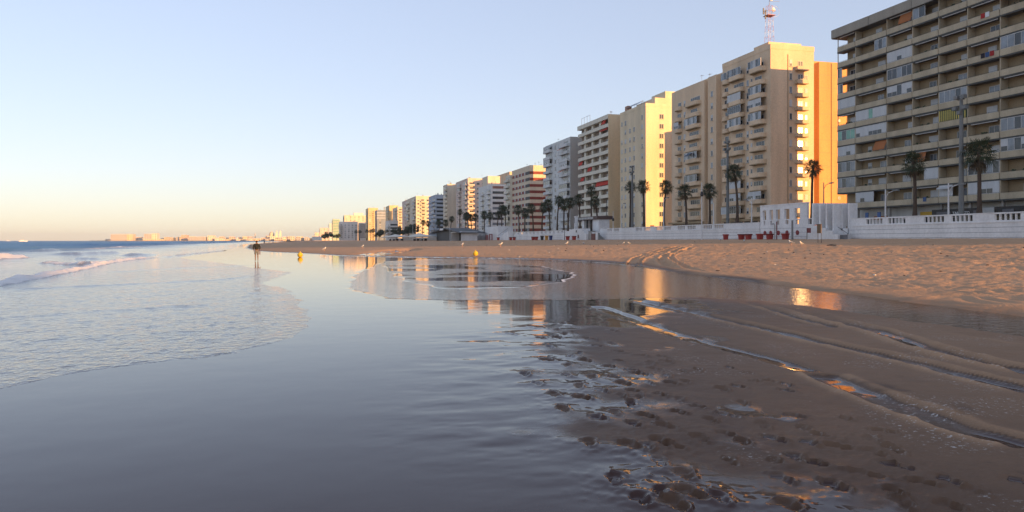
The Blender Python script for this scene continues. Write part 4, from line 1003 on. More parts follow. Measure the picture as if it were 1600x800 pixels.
# ------------------------------------------------------------------ sea walls
m_wall = mat('whitewashed_wall', (0.72, 0.715, 0.71), 0.8, 0.12, 0.35, 0.006)
m_groove = mat('wall_groove', (0.22, 0.23, 0.25), 0.9)
def sea_wall(label, x, y0, y1, opens, ztop=4.68, zb=1.5, five=True, nb=5):
    """whitewashed courses below, parapet above with pierced panels at the given (y0, y1) places"""
    t = thing('sea_wall', label, 'sea wall', (x, (y0 + y1) / 2, zb))
    b = MB(); b.box(x + 0.03, x + 0.42, y0, y1, zb, 3.66, 1)
    z = zb
    for k in range(4):
        h = (3.70 - zb) / 4; b.box(x - 0.006 * (k % 2), x + 0.06, y0 - 0.004, y1 + 0.004, z + 0.02, z + h - 0.02); z += h
    b.box(x - 0.07, x + 0.45, y0 - 0.005, y1 + 0.005, 3.66, 3.78)
    b.build('wall_courses', [m_wall, m_groove], t)
    opens = sorted([(min(a, c), max(a, c)) for a, c in opens]); cur = y0
    for a, c in opens + [(y1, y1)]:
        if a - cur > 0.05:
            q = MB(); q.box(x, x + 0.25, cur, a, 3.783, ztop); q.box(x - 0.05, x + 0.3, cur, a, ztop + 0.002, ztop + 0.07); q.build('parapet_panel', m_wall, t)
        if c > a:
            q = MB(); q.box(x + 0.02, x + 0.22, a, c, 3.783, 3.90); q.box(x - 0.03, x + 0.27, a, c, ztop - 0.1, ztop + 0.06)
            for k in range(nb + 1):
                y = a + (c - a) * k / nb; q.box(x + 0.03, x + 0.21, max(a, y - 0.07), min(c, y + 0.07), 3.90, ztop - 0.1)
            q.build('balustrade_panel', m_wall, t)
        cur = c
    return t
WX = 72.0
o1 = [(yu(a, WX), yu(b, WX)) for a, b in ((1353, 1379), (1387, 1415), (1443.5, 1475.5), (1486, 1520), (1554, 1595), (1606, 1650), (1690, 1745))]
sea_wall('long white sea wall with pierced balustrade panels below the nearest long block', WX, yu(2150, WX), yu(1326, WX), o1)
o2 = [(yu(a, WX), yu(b, WX)) for a, b in ((949, 956), (959, 967), (993, 1002.6), (1006, 1015.6), (1025, 1035), (1038, 1048), (1058.5, 1070), (1074, 1086.5), (1099, 1112), (1116.5, 1130))]
sea_wall('white sea wall with pairs of balustrade panels between the steps and the white portal', WX, yu(1187, WX) + 0.02, yu(937, WX), o2)
o3 = [(yu(u, WX), yu(u + 2.6, WX)) for u in (797, 802.5, 808, 815, 821, 827, 833, 838.5, 845, 851, 858, 864.5, 871, 877)]
sea_wall('far white sea wall with small square openings in front of the red banded block', WX, yu(884, WX), yu(781, WX), o3, nb=2)
o4 = [(yu(u, WX), yu(u + 2.2, WX)) for u in (730, 737, 741.5, 746, 752)]
sea_wall('low white wall between the dark beach bar and the white stair block', WX, yu(757, WX), yu(724, WX), o4, nb=2)
# balustrade pillars and stone posts seen over the near wall
# ------------------------------------------------------------------ white portal and fins
def portal():
    t = thing('white_portal', 'white beach portal with tall rectangular openings over small square ones', 'portal', (71.6, 105, 1.7))
    x0, x1 = 71.6, 71.95
    ya, yz = yu(1260, 71.5), yu(1187, 71.5)
    cols = [(1191, 1196), (1201.6, 1206.6), (1211.6, 1217.8), (1224.7, 1232.6), (1240.6, 1249)]
    cols = [(yu(b, 71.5), yu(a, 71.5)) for a, b in cols][::-1]
    q = MB(); cur = ya
    for a, c in cols + [(yz, yz)]:
        q.box(x0, x1, cur, a, 1.5, 7.25)
        if c > a:
            q.box(x0, x1, a, c, 1.5, 4.22); q.box(x0, x1, a, c, 6.6, 7.25); q.box(x0, x1, a, c, 4.86, 5.03)
            m = (c - a) * 0.22; q.box(x0, x1, a, a + m, 4.22, 4.86); q.box(x0, x1, c - m, c, 4.22, 4.86)
        cur = c
    for z in (2.3, 2.95, 3.6): q.box(x0 - 0.012, x0 - 0.002, ya + 0.1, yz - 0.1, z, z + 0.035, 1)
    q.build('pierced_wall', [m_wall, m_groove], t)
    q = MB(); q.box(x0 - 0.06, x1 + 0.06, ya - 0.06, yz + 0.06, 7.253, 7.42); q.build('coping', m_wall, t)
    # low link wall to the fins, with one small window
    yb_ = yu(1269, 71.5); w = (yb_, ya - 0.003); q = MB(); mid = (w[0] + w[1]) / 2; hw = 0.42
    q.box(x0, x1, w[0], w[1], 1.5, 4.15); q.box(x0, x1, w[0], mid - hw, 4.15, 4.9); q.box(x0, x1, mid + hw, w[1], 4.15, 4.9); q.box(x0, x1, w[0], w[1], 4.9, 5.0)
    q.build('link_wall', m_wall, t)
    # red discs on the wall
    for u in (1193, 1202, 1214, 1227.3, 1243.6):
        y = yu(u, 71.3); q = MB(); n = 20
        q.tube([(x0 - 0.09, y, 2.92), (x0 - 0.003, y, 2.92)], 0.36, 20)
        o = q.build('red_disc', mat('faded_dark_red', (0.22, 0.03, 0.035), 0.7), t)
    # fins
    t2 = thing('white_fins', 'row of tall white fin walls on a stepped white base beside the portal', 'fin walls', (71.3, 93, 1.7))
    for i, (a, b, vb) in enumerate(((1268.6, 1278.4, 351), (1279.8, 1288.8, 355), (1290, 1299.3, 359), (1300.6, 1310, 371), (1314.2, 1323.4, 344), (1324.8, 1333, 342))):
        x = 71.1 - 0.12 * i if i < 4 else 71.9
        y1 = yu(a, x); y0 = yu(b, x); zt = zv(317, x, y0); zb = zv(vb, x, y0)
        q = MB()
        q.box(x, x + 1.3, y1 - 0.32, y1, min(zb, 5.0) if i < 4 else 1.5, zt)   # thin edge to the sea, broad side along the steps
        q.build('fin', m_wall, t2)
    for i, (a, b, vt) in enumerate(((1261, 1279, 352), (1279, 1290, 356), (1290, 1301, 360), (1301, 1309, 366))):
        x = 70.6 - 0.25 * i; y1 = yu(a, x); y0 = yu(b, x)
        q = MB(); q.box(x, 72.2, y0, y1 - 0.004, 1.3, zv(vt, x, y0)); q.build('step_block', m_wall, t2)
    q = MB(); q.box(71.9, 72.4, yu(1326, 71.9) + 0.01, yu(1309, 71.9), 1.4, 3.4); q.build('back_wall', m_wall, t2)
    q = MB(); q.tube([(70.9, yu(1310, 71), 3.6), (70.9, yu(1325, 71), 2.7)], 0.035, 6); q.tube([(70.9, yu(1325, 71), 2.7), (70.9, yu(1325, 71), 1.6)], 0.03, 6); q.build('handrail', M_iron, t2)
    q = MB(); x = 70.2; q.prism([(x, yu(1324, x)), (x + 1.6, yu(1324, x + 1.6)), (x + 1.6, yu(1311, x + 1.6)), (x, yu(1311, x))], 1.3, 2.5); q.build('ramp_side', mat('stained_grey_concrete', (0.16, 0.16, 0.17), 0.9, 0.3, 0.8), t2)
portal()
def stair_block():
    t = thing('stair_block', 'white stepped beach stair block with grey steps and a dark red gate', 'stair block', (71, 190, 1.6))
    X = lambda u: yu(u, 70.5)
    for k, (a, b, vt) in enumerate(((883, 888, 364), (888, 893, 361), (893, 898, 358.5), (898, 914, 357), (914, 917, 361), (917, 920, 365))):
        q = MB(); y1, y0 = X(a), X(b); q.box(69.8, 71.99, y0 + 0.003, y1, 1.3, zv(vt, 70, y0)); q.build('stepped_wall', m_wall, t)
    for k in range(9):
        y = X(920) - 0.9 * k; q = MB(); q.box(70.4, 71.99, y - 0.9, y - 0.003, 1.3, 4.2 - 0.28 * (k if k < 9 else 9)); q.build('step', M_grey, t)
    q = MB(); q.box(69.8, 70.1, X(937), X(929), 1.4, 3.8); q.build('stepped_wall', m_wall, t)
    q = MB(); q.box(69.65, 69.79, X(934.5), X(928.5), 1.5, 3.5); q.build('gate', mat('dark_red_door', (0.12, 0.03, 0.025)), t)
    for u, v, w in ((907.5, 369.5, 0.45), (904.5, 361.5, 0.3)):
        q = MB(); z = zv(v, 69.8, X(u)); q.box(69.74, 69.797, X(u) - w, X(u) + w, z - w, z + w); q.build('vent', mat('dark_red_door', (0.12, 0.03, 0.025)) if w > .4 else M_dark, t)
    # pavilion above the stairs
    t = thing('pavilion', 'white pavilion with a dark panelled sign band above the beach stairs', 'pavilion', (75, 185, G0))
    y1, y0 = yu(900, 74), yu(936, 74)
    q = MB(); q.box(73.5, 78, y0, y1, 7.3, 8.2); q.build('sign_band', mat('dark_brown_band', (0.10, 0.065, 0.06), 0.7), t)
    for k in range(6):
        y = y0 + (y1 - y0) * (0.22 + 0.13 * k); q = MB(); q.box(73.42, 73.497, y - 1.0, y + 1.0, 7.45, 8.05); q.build('sign_panel', mat('pale_grey_sign', (0.36, 0.36, 0.35)), t)
    for u0, u1 in ((909.5, 912.5), (926, 935.5)):
        q = MB(); q.box(74, 77, yu(u1, 74), yu(u0, 74), G0, 7.297); q.build('wall', m_wall, t)
    for u in (902, 918, 924):
        q = MB(); y = yu(u, 74); q.box(73.7, 74.1, y - 0.15, y + 0.15, G0, 7.297); q.build('post', M_iron, t)
    q = MB(); y1, y0 = yu(897.3, 72.6), yu(898.8, 72.6); q.box(72.6, 73.4, y0, y1, G0, 8.6); q.box(72.55, 72.597, y0 + 0.3, y1 - 0.3, 6.6, 8.2, 1); q.build('pillar', [m_wall, M_dark], t)
    # white stair block further along
    t = thing('stair_block', 'white flat topped beach stair block with red posts, near the dark bar', 'stair block', (70, 280, 1.7))
    X = lambda u: yu(u, 70)
    q = MB(); q.box(70, 76, X(778), X(757.5), 1.4, zv(354, 70, X(770))); q.build('wall', m_wall, t)
    q = MB(); q.prism([(0, 0), (1, 0), (1, 1), (0, 1)], 0, 1); q = MB()
    ya, yb_ = X(794), X(778.3); z1 = zv(361, 71, ya)
    q.v += [(70, ya, 1.4), (71.9, ya, 1.4), (71.9, yb_, 1.4), (70, yb_, 1.4), (70, ya, z1), (71.9, ya, z1), (71.9, yb_, 2.6), (70, yb_, 2.6)]
    for f in ((0, 3, 2, 1), (4, 5, 6, 7), (0, 1, 5, 4), (1, 2, 6, 5), (2, 3, 7, 6), (3, 0, 4, 7)): q.f.append(f); q.m.append(0)
    q.build('stair_wall', m_wall, t)
    q = MB(); q.tube([(69.9, ya, z1 + 1), (69.9, yb_, 3.6)], 0.05, 5); q.build('handrail', M_iron, t)
    for u in (764.5, 767, 770, 773.6):
        q = MB(); q.box(68.6, 68.9, X(u) - 0.3, X(u) + 0.3, 1.5, 4.3 if u > 769 else 3.9); q.build('red_post', mat('faded_dark_red', (0.22, 0.03, 0.035)), t)
    q = MB(); q.box(68.6, 68.9, X(773.6), X(769.5), 4.0, 4.3); q.build('red_beam', mat('faded_dark_red', (0.22, 0.03, 0.035)), t)
stair_block()

# ------------------------------------------------------------------ beach bar and tents
def bar():
    x = 60.0; t = thing('beach_bar', 'dark low beach bar with a wide pitched roof and open white front', 'beach bar', (60, 350, 1.8))
    Y = lambda u: yu(u, x)
    m = mat('dark_slate_roof', (0.06, 0.065, 0.07), 0.7, 0.15)
    ym = Y(701.5); y1 = Y(678); y0 = Y(724); zr = zv(357.5, x, ym); zl = zv(365, x, y1); z0 = zv(364.5, x, y0)
    q = MB()
    for (ya, za, yb_, zb_) in ((y1, zl, ym, zr), (ym, zr, y0, z0)):
        i = len(q.v); q.v += [(x - 2, ya, za), (x + 9, ya, za), (x + 9, yb_, zb_), (x - 2, yb_, zb_), (x - 2, ya, za + 0.35), (x + 9, ya, za + 0.35), (x + 9, yb_, zb_ + 0.35), (x - 2, yb_, zb_ + 0.35)]
        for f in ((0, 3, 2, 1), (4, 5, 6, 7), (0, 1, 5, 4), (1, 2, 6, 5), (2, 3, 7, 6), (3, 0, 4, 7)): q.f.append(tuple(i + k for k in f)); q.m.append(0)
    q.build('roof', m, t)
    q = MB(); yq = Y(706)
    q.face([(x, y1 - 8, 1.6), (x, yq, 1.6), (x, yq, z0 + (zr - z0) * 0.75), (x, ym, zr - 0.05), (x, y1 - 8, zl + 0.6)][::-1]); q.box(x + 0.01, x + 8, yq, y1 - 8, 1.6, zl)
    q.build('wall', m, t)
    q = MB(); ya, yb_ = Y(723), Y(706.3); q.box(x - 0.6, x - 0.3, ya, yb_, 4.9, 5.4); q.box(x - 0.6, x + 6, ya, ya + 0.6, 1.6, 4.9); q.box(x - 0.6, x + 6, yb_ - 0.7, yb_, 1.6, 4.9); q.box(x - 0.3, x + 6, ya, yb_, 5.0, 5.3); q.build('white_front', m_wall, t)
    q = MB(); q.box(x + 3, x + 3.2, ya + 0.6, yb_ - 0.7, 1.6, 4.9); q.build('dark_interior', M_dark, t)
    q = MB(); q.box(x - 2.4, x - 2.1, Y(700), Y(695), zv(360, x, Y(698)), zv(357, x, Y(698))); q.build('roof_sign', m_wall, t)
    # tents
    for i, (ua, ub, ve, va, xx, lab) in enumerate(((602, 632, 370, 366, 50, 'white peaked beach tent, the farther of two left of the dark bar'), (640, 668, 369.5, 364, 55, 'white peaked beach tent next to the dark bar'))):
        yc = yu((ua + ub) / 2, xx); yl = yu(ua, xx); yr = yu(ub, xx); t = thing('beach_tent', lab, 'tent', (xx, yc, 1.8), 'beach tents by the dark bar')
        ze = zv(ve, xx, yc); za = zv(va, xx, yc); hw = (yl - yr) / 2
        q = MB(); A = [(xx - 3, yr), (xx + 4, yr), (xx + 4, yl), (xx - 3, yl)]; ap = (xx, yc, za)
        ring = [(xx - 1.2, yc - hw * .4), (xx + 1.4, yc - hw * .4), (xx + 1.4, yc + hw * .4), (xx - 1.2, yc + hw * .4)]; zm = ze + (za - ze) * 0.5
        for k in range(4):
            a, b = A[k], A[(k + 1) % 4]; c, d = ring[k], ring[(k + 1) % 4]
            q.face([(*a, ze), (*b, ze), (*d, zm), (*c, zm)]); q.face([(*c, zm), (*d, zm), ap]); q.face([(*a, ze - 0.35), (*b, ze - 0.35), (*b, ze), (*a, ze)])
        q.build('canopy', mat('off_white_canvas', (0.62, 0.58, 0.50), 0.85, 0.08), t)
        for a in A:
            q = MB(); q.tube([(a[0], a[1], 1.4), (a[0], a[1], ze)], 0.08, 6); q.build('pole', m_wall, t)
        for k in range(4):
            q = MB(); y = yr + (yl - yr) * (0.15 + 0.2 * k); q.box(xx, xx + 1.2, y, y + 0.9, 1.7, 2.6); q.build('table', M_dark, t)
bar()

# ------------------------------------------------------------------ red bins, posts, boards on the sand
m_red = mat('dull_red_plastic', (0.30, 0.035, 0.03), 0.55, 0.12); m_redd = mat('dark_red_rim', (0.14, 0.02, 0.02), 0.55)
def bin_thing(u, v, x, label, cat, mm, rim, h=1.0, r=0.62, group=None):
    y = yu(u, x); z = ground_at(x, y) - 0.03
    t = thing('planter' if cat == 'planter' else 'bin', label, cat, (x, y, z), group)
    q = MB(); q.tube([(x, y, z), (x, y, z + h)], [r * 0.78, r * 0.95], 12); q.build('body', mm, t, smooth=False)
    q = MB(); q.tube([(x, y, z + h * 0.86), (x, y, z + h * 1.0), (x, y, z + h * 1.06)], [r * 1.06, r * 1.12, r * 1.0], 12); q.build('rim', rim, t)
    return t
PL = 'red planters at the foot of the sea wall'
for i, (u, lab) in enumerate(((1134, 'red planter at the wall foot, farthest from the white portal'), (1158.5, 'dark rimmed red planter, left one of a close pair'), (1169.5, 'dark rimmed red planter, right one of a close pair'), (1187.5, 'lighter red planter at the left corner of the white portal'),
                             (1202.6, 'red planter under the second red disc of the portal'), (1227.2, 'red planter under the fourth red disc of the portal'))):
    bin_thing(u, 373, 69.5, lab, 'planter', m_red, m_red if i in (0, 3, 5) else m_redd, h=0.9, r=0.6 if i else 0.5, group=PL)
for u, lab in ((887, 'red planter left of the white stair block'), (897, 'red planter directly in front of the white stair block'), (798, 'left red planter of the pair near the far wall end'), (803.5, 'right red planter of the pair near the far wall end'), (833, 'left red planter of the pair in front of the red banded block'), (838, 'right red planter of the pair in front of the red banded block'), (778.5, 'red planter beside the red posts of the far stair block')):
    bin_thing(u, 373, 68.5, lab, 'planter', m_red, m_redd, h=1.05, r=0.6, group='red planters along the far sea wall')
for u, lab, c in ((847, 'black bin beside the orange bin', (0.03, 0.03, 0.035)), (854, 'orange bin between the black and blue bins', (0.55, 0.28, 0.06)), (860.5, 'blue bin beside the orange bin', (0.03, 0.05, 0.16))):
    bin_thing(u, 373, 68.5, lab, 'bin', mat(lab.split()[0] + '_plastic', c, 0.5), mat(lab.split()[0] + '_plastic', c), h=1.3, r=0.55, group='recycling bins on the sand')
def post_thing(u, x, v_top, r, label, m, cat='post', name='post'):
    y = yu(u, x); z = ground_at(x, y) - 0.1; zt = zv(v_top, x, y)
    q = MB(); q.tube([(x, y, z), (x, y, zt)], [r, r * 0.9], 10); q.tube([(x, y, zt), (x, y, zt + 0.08)], [r * 1.15, r * 0.7], 10)
    o = q.build(name, m, loc=(x, y, z)); tag(o, label, cat); return o
post_thing(1238, 68.8, 345, 0.16, 'grey square topped post between two red discs of the portal', mat('weathered_grey_wood', (0.20, 0.20, 0.20), 0.9))
post_thing(1213.7, 69.0, 347, 0.09, 'dark red pole standing before the third opening of the portal', m_redd)
def shower(u, x):
    y = yu(u, x); z = ground_at(x, y); t = thing('beach_shower', 'grey beach shower column with a curved head before the portal', 'beach shower', (x, y, z))
    q = MB(); q.tube([(x, y, z - 0.1), (x, y, z + 2.2), (x - 0.05, y + 0.2, z + 2.45), (x - 0.1, y + 0.45, z + 2.4)], 0.07, 8); q.build('pipe', M_grey, t)
    q = MB(); q.tube([(x - 0.1, y + 0.45, z + 2.42), (x - 0.1, y + 0.45, z + 2.28)], [0.06, 0.17], 10); q.build('shower_head', M_grey, t)
shower(1210.6, 69.0)
def sign_box(u, x):
    y = yu(u, x); z = ground_at(x, y); t = thing('notice_board', 'dark red square notice board on a thin post right of the portal', 'notice board', (x, y, z))
    q = MB(); q.box(x - 0.06, x + 0.02, y - 0.42, y + 0.42, z + 0.95, z + 1.65); q.build('board', m_redd, t)
    q = MB(); q.tube([(x, y + 0.45, z - 0.1), (x, y + 0.45, z + 1.6)], 0.05, 6); q.build('leg', M_iron, t)
sign_box(1264, 69.5)
def wood_board(u, x):
    y = yu(u, x); z = ground_at(x, y); t = thing('info_board', 'brown wooden board on two tall thin legs standing on the sand', 'board', (x, y, z))
    w = 0.36; q = MB(); q.box(x - 0.04, x + 0.04, y - w, y + w, z + 1.15, z + 2.15); q.box(x - 0.06, x + 0.06, y - w - 0.04, y + w + 0.04, z + 2.15, z + 2.22); q.build('board', mat('weathered_brown_wood', (0.16, 0.115, 0.07), 0.9, 0.3), t)
    for s in (-1, 1):
        q = MB(); q.tube([(x + 0.06, y + s * w * 0.85, z - 0.2), (x + 0.06, y + s * w * 0.85, z + 2.1)], 0.03, 6); q.build('leg', M_iron, t)
wood_board(1280, 58)
def driftwood():
    x, y, z = gp(1300, 384); q = MB()
    q.tube([(x - 0.2, y + 0.6, z + 0.03), (x, y + 0.15, z + 0.07), (x + 0.1, y - 0.4, z + 0.03), (x, y - 0.7, z + 0.06)], [0.03, 0.07, 0.06, 0.02], 7); q.ball((x, y + 0.1, z + 0.05), 0.15, 0.25, 0.08, 8, 5)
    tag(q.build('seaweed_clump', mat('dark_seaweed', (0.05, 0.035, 0.025), 0.9, 0.3, 3), loc=(x, y, z)), 'dark seaweed clump lying where the sunlit sand begins, below the wooden board', 'seaweed')
driftwood()

# ------------------------------------------------------------------ palms
m_trunk = mat('palm_trunk_bark', (0.085, 0.06, 0.045), 0.95, 0.25, 3.0, 0.02, 14); m_leaf = mat('palm_leaf', (0.035, 0.055, 0.025), 0.6, 0.35, 2.0, streak=False); m_dead = mat('dead_palm_frond', (0.10, 0.075, 0.045), 0.9, 0.3, 3.0)
def palm_meshes(seed):
    ra = random.Random(seed)
    cr = MB(); dd = MB()
    def fan(b, base, az, el, plen, flen, n, droop):
        d = Vector((math.cos(az) * math.cos(el), math.sin(az) * math.cos(el), math.sin(el)))
        tip = Vector(base) + d * plen + Vector((0, 0, -droop * 0.12))
        side = Vector((-math.sin(az), math.cos(az), 0)); up = side.cross(d)
        b.tube([base, tuple((Vector(base) + tip) / 2 + Vector((0, 0, 0.06))), tuple(tip)], [0.022, 0.018, 0.012], 4, 0, False)
        for k in range(n):
            a = (k / (n - 1) - 0.5) * R(250) + ra.uniform(-.08, .08)
            dr = (d * math.cos(a) + side * math.sin(a)).normalized(); L = flen * (0.72 + 0.28 * math.cos(a * 0.75)) * ra.uniform(.85, 1.1)
            wv = dr.cross(up).normalized() * 0.048
            mid = tip + dr * L * 0.55 + up * 0.05 + Vector((0, 0, -0.05 * droop)); end = tip + dr * L * 0.92 + Vector((0, 0, -droop * ra.uniform(.25, .6)))
            b.face([tip, mid - wv, mid + wv]); b.face([mid - wv, end, mid + wv])
    for k in range(46):
        u = (k + ra.random()) / 46
        el = R(82) - R(120) * u ** 0.85 + ra.uniform(-.12, .12); az = k * 2.399 + ra.uniform(-.3, .3)
        fan(cr, (0.1 * math.cos(az), 0.1 * math.sin(az), -0.1 + 0.1 * (1 - u)), az, el, ra.uniform(0.75, 1.15), ra.uniform(0.75, 1.0), 12, 0.3 + 0.9 * u)
    for k in range(20):
        az = k * 2.399; fan(dd, (0.16 * math.cos(az), 0.16 * math.sin(az), -0.25), az, R(-62) + ra.uniform(-.2, .25), ra.uniform(.5, .9), 0.6, 7, 0.8)
    return cr.data('crown', [m_leaf]), dd.data('dead_fronds', [m_dead])
PV = [palm_meshes(s) for s in (1, 2, 3)]
def trunk_mesh(h, bend, seed):
    ra = random.Random(seed); b = MB(); pts = []; rad = []; n = 16
    for k in range(n + 1):
        f = k / n; pts.append((bend * f * f * 0.7, bend * 0.5 * math.sin(f * 2.4), h * f))
        rad.append((0.30 * (1 - f) ** 6 + 0.20 + 0.04 * (1 - f)) * (1.05 if k % 2 else 0.97))
    b.tube(pts, rad, 10); b.ball((pts[-1][0], pts[-1][1], h), 0.28, 0.28, 0.4, 8, 6)
    return b.data('trunk', [m_trunk], smooth=True), pts[-1]
PALMS = [  # u of the crown, v of the crown's middle, distance of the row, label
    (1530, 240, 80, 'densest palm with a rounded crown right beside the tallest floodlight mast'), (1429, 256, 81, 'ragged palm in front of the left half of the long balcony block'),
    (1269, 262, 84, 'palm rising behind the white portal against the orange end wall'), (1151, 270, 80, 'tall palm in front of the mast tower beside the dark light mast'),
    (1109, 298, 80, 'right palm of two before the far peach block'), (1072, 299, 80, 'left palm of two before the far peach block'),
    (1038, 292, 82, 'palm against the right end of the cream tower end wall'), (1006, 291, 80, 'palm before the near corner of the cream tower, right of its twin'), (985, 292, 80, 'palm before the window rows of the cream tower'),
    (933, 315, 78, 'short palm right of the tall one before the red awning block'), (924, 298, 82, 'tallest palm before the block with red awnings'), (906, 312, 80, 'palm in front of the left edge of the red awning block'),
    (888, 316, 80, 'rightmost palm before the grey white block'), (881, 319, 82, 'second palm from the right before the grey white block'), (871, 313, 80, 'middle palm before the grey white block'), (859, 320, 80, 'second palm from the left before the grey white block'), (847, 324, 80, 'leftmost palm before the grey white block'),
    (833, 325, 82, 'rightmost palm before the red banded block'), (820, 332, 80, 'short palm in the middle of the red banded block'), (811, 327, 80, 'left palm before the red banded block'),
    (790, 329, 80, 'rightmost palm of the white ribbon window block'), (784, 326, 82, 'taller palm beside the rightmost one of the white ribbon window block'), (777, 335, 80, 'short palm before the white ribbon window block'), (766, 337, 80, 'palm left of the centre of the white ribbon window block'), (757, 336, 80, 'leftmost palm of the white ribbon window block'),
    (743, 339, 80, 'rightmost palm before the pinkish block'), (737, 340, 82, 'second palm from the right before the pinkish block'), (732, 337, 80, 'middle palm before the pinkish block'), (727, 338, 80, 'palm left of the middle one before the pinkish block'), (718, 331, 82, 'tallest palm before the left edge of the pinkish block'),
    (704, 342, 78, 'palm before the narrow blank cream tower'), (697, 348, 76, 'right palm before the pale blue banded block'), (687, 348, 76, 'left palm before the pale blue banded block'), (670, 349, 74, 'right palm before the orange lit cream block'), (660, 347, 74, 'left palm before the orange lit cream block')]
def palms():
    for i, (u, v, x, lab) in enumerate(PALMS):
        y = yu(u, x); zc = zv(v, x, y) + 0.1; h = zc - G0
        t = thing('palm_tree', lab, 'palm tree', (x, y, G0), 'palms along the promenade')
        ra = random.Random(i + 40)
        tm, top = trunk_mesh(h, ra.uniform(-1.3, 1.3), i)
        put_local('trunk', tm, t)
        s = (1.22 if i == 0 else 1.1) * ra.uniform(0.92, 1.14) * (1.0 if u > 900 else 1.12)
        c = put_local('crown', PV[i % 3][0], t, top, ra.uniform(0, 6)); c.scale = (s, s, s * ra.uniform(.9, 1.1))
        d = put_local('dead_fronds', PV[i % 3][1], t, (top[0], top[1], top[2] - 0.2), ra.uniform(0, 6)); d.scale = (s * .9, s * .9, s)
palms()
def bushy_tree(u, v_top, x, y, w, label, seed, col='dark', pal=False):
    xx = xu(u, y) if x is None else x; z0 = 2.0; zt = zv(v_top, xx, y); h = zt - z0; ra = random.Random(seed)
    t = thing('tree', label, 'tree', (xx, y, z0), 'trees on the far promenade')
    q = MB(); q.tube([(xx, y, z0), (xx + 0.2, y, z0 + h * 0.35), (xx - 0.2, y + .3, z0 + h * 0.7)], [0.35, 0.28, 0.12], 8)
    for k in range(4): a = k * 1.7; q.tube([(xx + .1, y, z0 + h * (.35 + .06 * k)), (xx + w * .3 * math.cos(a), y + w * .3 * math.sin(a), z0 + h * (.6 + .05 * k))], [0.14, 0.05], 6)
    q.build('trunk', m_trunk, t)
    q = MB()
    cl = [(ra.uniform(-.36, .36) * w, ra.uniform(-.36, .36) * w, h * ra.uniform(.5, .9), ra.uniform(.13, .22) * w) for k in range(11)]
    for cx, cy, cz, cr in cl:
        for j in range(90):
            d = Vector((ra.gauss(0, 1), ra.gauss(0, 1), ra.gauss(0, .75))).normalized() * cr * ra.uniform(.6, 1.1)
            p = Vector((xx + cx, y + cy, z0 + cz)) + d; a = Vector((ra.uniform(-1, 1), ra.uniform(-1, 1), ra.uniform(-1, 1))).normalized() * w * .045; b = a.cross(d).normalized() * w * .035
            q.face([p - a, p + b, p + a, p - b])
    q.build('crown', mat('dark_tree_leaf', (0.035, 0.055, 0.03), 0.7, 0.4, 0.8, streak=False), t)
for i, a in enumerate(((648, 349, None, 560, 9, 'dark bushy tree next to the palms of the orange lit cream block'), (638, 352, None, 600, 10, 'broad dark tree above the farther tent'), (629, 354, None, 620, 9, 'dark tree in front of the low white terrace block'), (619, 358, None, 640, 9, 'small dark tree at the right foot of the slate blue hotel'),
                       (600, 358, None, 700, 10, 'dark tree at the foot of the slate blue hotel'), (592, 362, None, 720, 8, 'low tree left of the hotel foot'), (514, 363, None, 900, 11, 'lone dark tree before the pale green tower'), (508, 367, None, 930, 9, 'small dark tree left of the lone one'), (526, 366, None, 900, 10, 'low bushy tree at the foot of the pale green tower'))):
    bushy_tree(*a, 60 + i)
# a few slender far palms share one mesh
for i, (u, v, y, lab) in enumerate(((583, 360, 760, 'right one of three small far palms by the yellow tower'), (579, 361, 780, 'middle one of three small far palms by the yellow tower'), (573, 361, 800, 'left one of three small far palms by the yellow tower'), (562, 362, 840, 'far palm before the banded low wing'), (556, 362, 850, 'far palm before the dark corner of the low wing'))):
    x = xu(u, y); t = thing('palm_tree', lab, 'palm tree', (x, y, 2.0), 'far palms'); zc = zv(v, x, y); tm, top = trunk_mesh(zc - 2, 0.3, i)
    put_local('trunk', tm, t); c = put_local('crown', PV[i % 3][0], t, top, i); c.scale = (1.5, 1.5, 1.3)

# ------------------------------------------------------------------ street lamps
m_pole = mat('white_lamp_paint', (0.62, 0.62, 0.62), 0.5, 0.06); m_gal = mat('galvanised_steel', (0.16, 0.17, 0.17), 0.5, 0.1)
def lamp(u, x, v_top, label, style, z0=None, m=None):
    y = yu(u, x); z0 = G0 if z0 is None else z0; zt = zv(v_top, x, y); m = m or m_pole
    t = thing('street_lamp', label, 'street lamp', (x, y, z0))
    if style == 'mast':
        q = MB(); q.tube([(x, y, z0), (x, y, zt)], [0.34, 0.2], 10); q.build('pole', m, t)
        q = MB(); q.tube([(x, y - 0.75, zt - 1.4), (x, y + 0.75, zt - 1.4)], 0.06, 6); q.tube([(x, y - 0.5, zt - 0.05), (x, y + 0.5, zt - 0.05)], 0.06, 6); q.build('crossbar', m, t)
        for dy, dz in ((-0.75, -1.3), (0.75, -1.3), (-0.5, 0.05), (0.5, 0.05), (0.05, -1.9)):
            q = MB(); q.box(x - 0.45, x + 0.1, y + dy - 0.28, y + dy + 0.28, zt + dz - 0.02, zt + dz + 0.42); q.build('floodlight', m_gal, t)
    else:
        q = MB(); q.tube([(x, y, z0), (x, y, zt)], [0.12, 0.07], 8); q.build('pole', m, t)
        if style in ('arms', 'arm'):
            for s in ((-1, 1) if style == 'arms' else (-1,)):
                q = MB(); q.tube([(x, y, zt - 1.2), (x, y + s * 0.5, zt - 0.5), (x, y + s * 1.5, zt - 0.25)], 0.045, 6); q.build('arm', m, t)
                q = MB(); q.box(x - 0.16, x + 0.16, y + s * 1.9 - 0.45, y + s * 1.9 + 0.45, zt - 0.32, zt - 0.14); q.build('lamp_head', m_gal, t)
        elif style == 'ball':
            q = MB(); q.ball((x, y, zt - 2.2), 0.32, 0.32, 0.32, 10, 8); q.tube([(x, y, zt - 1.9), (x, y, zt - 1.6)], [0.3, 0.05], 8); q.build('lamp_head', M_iron, t)
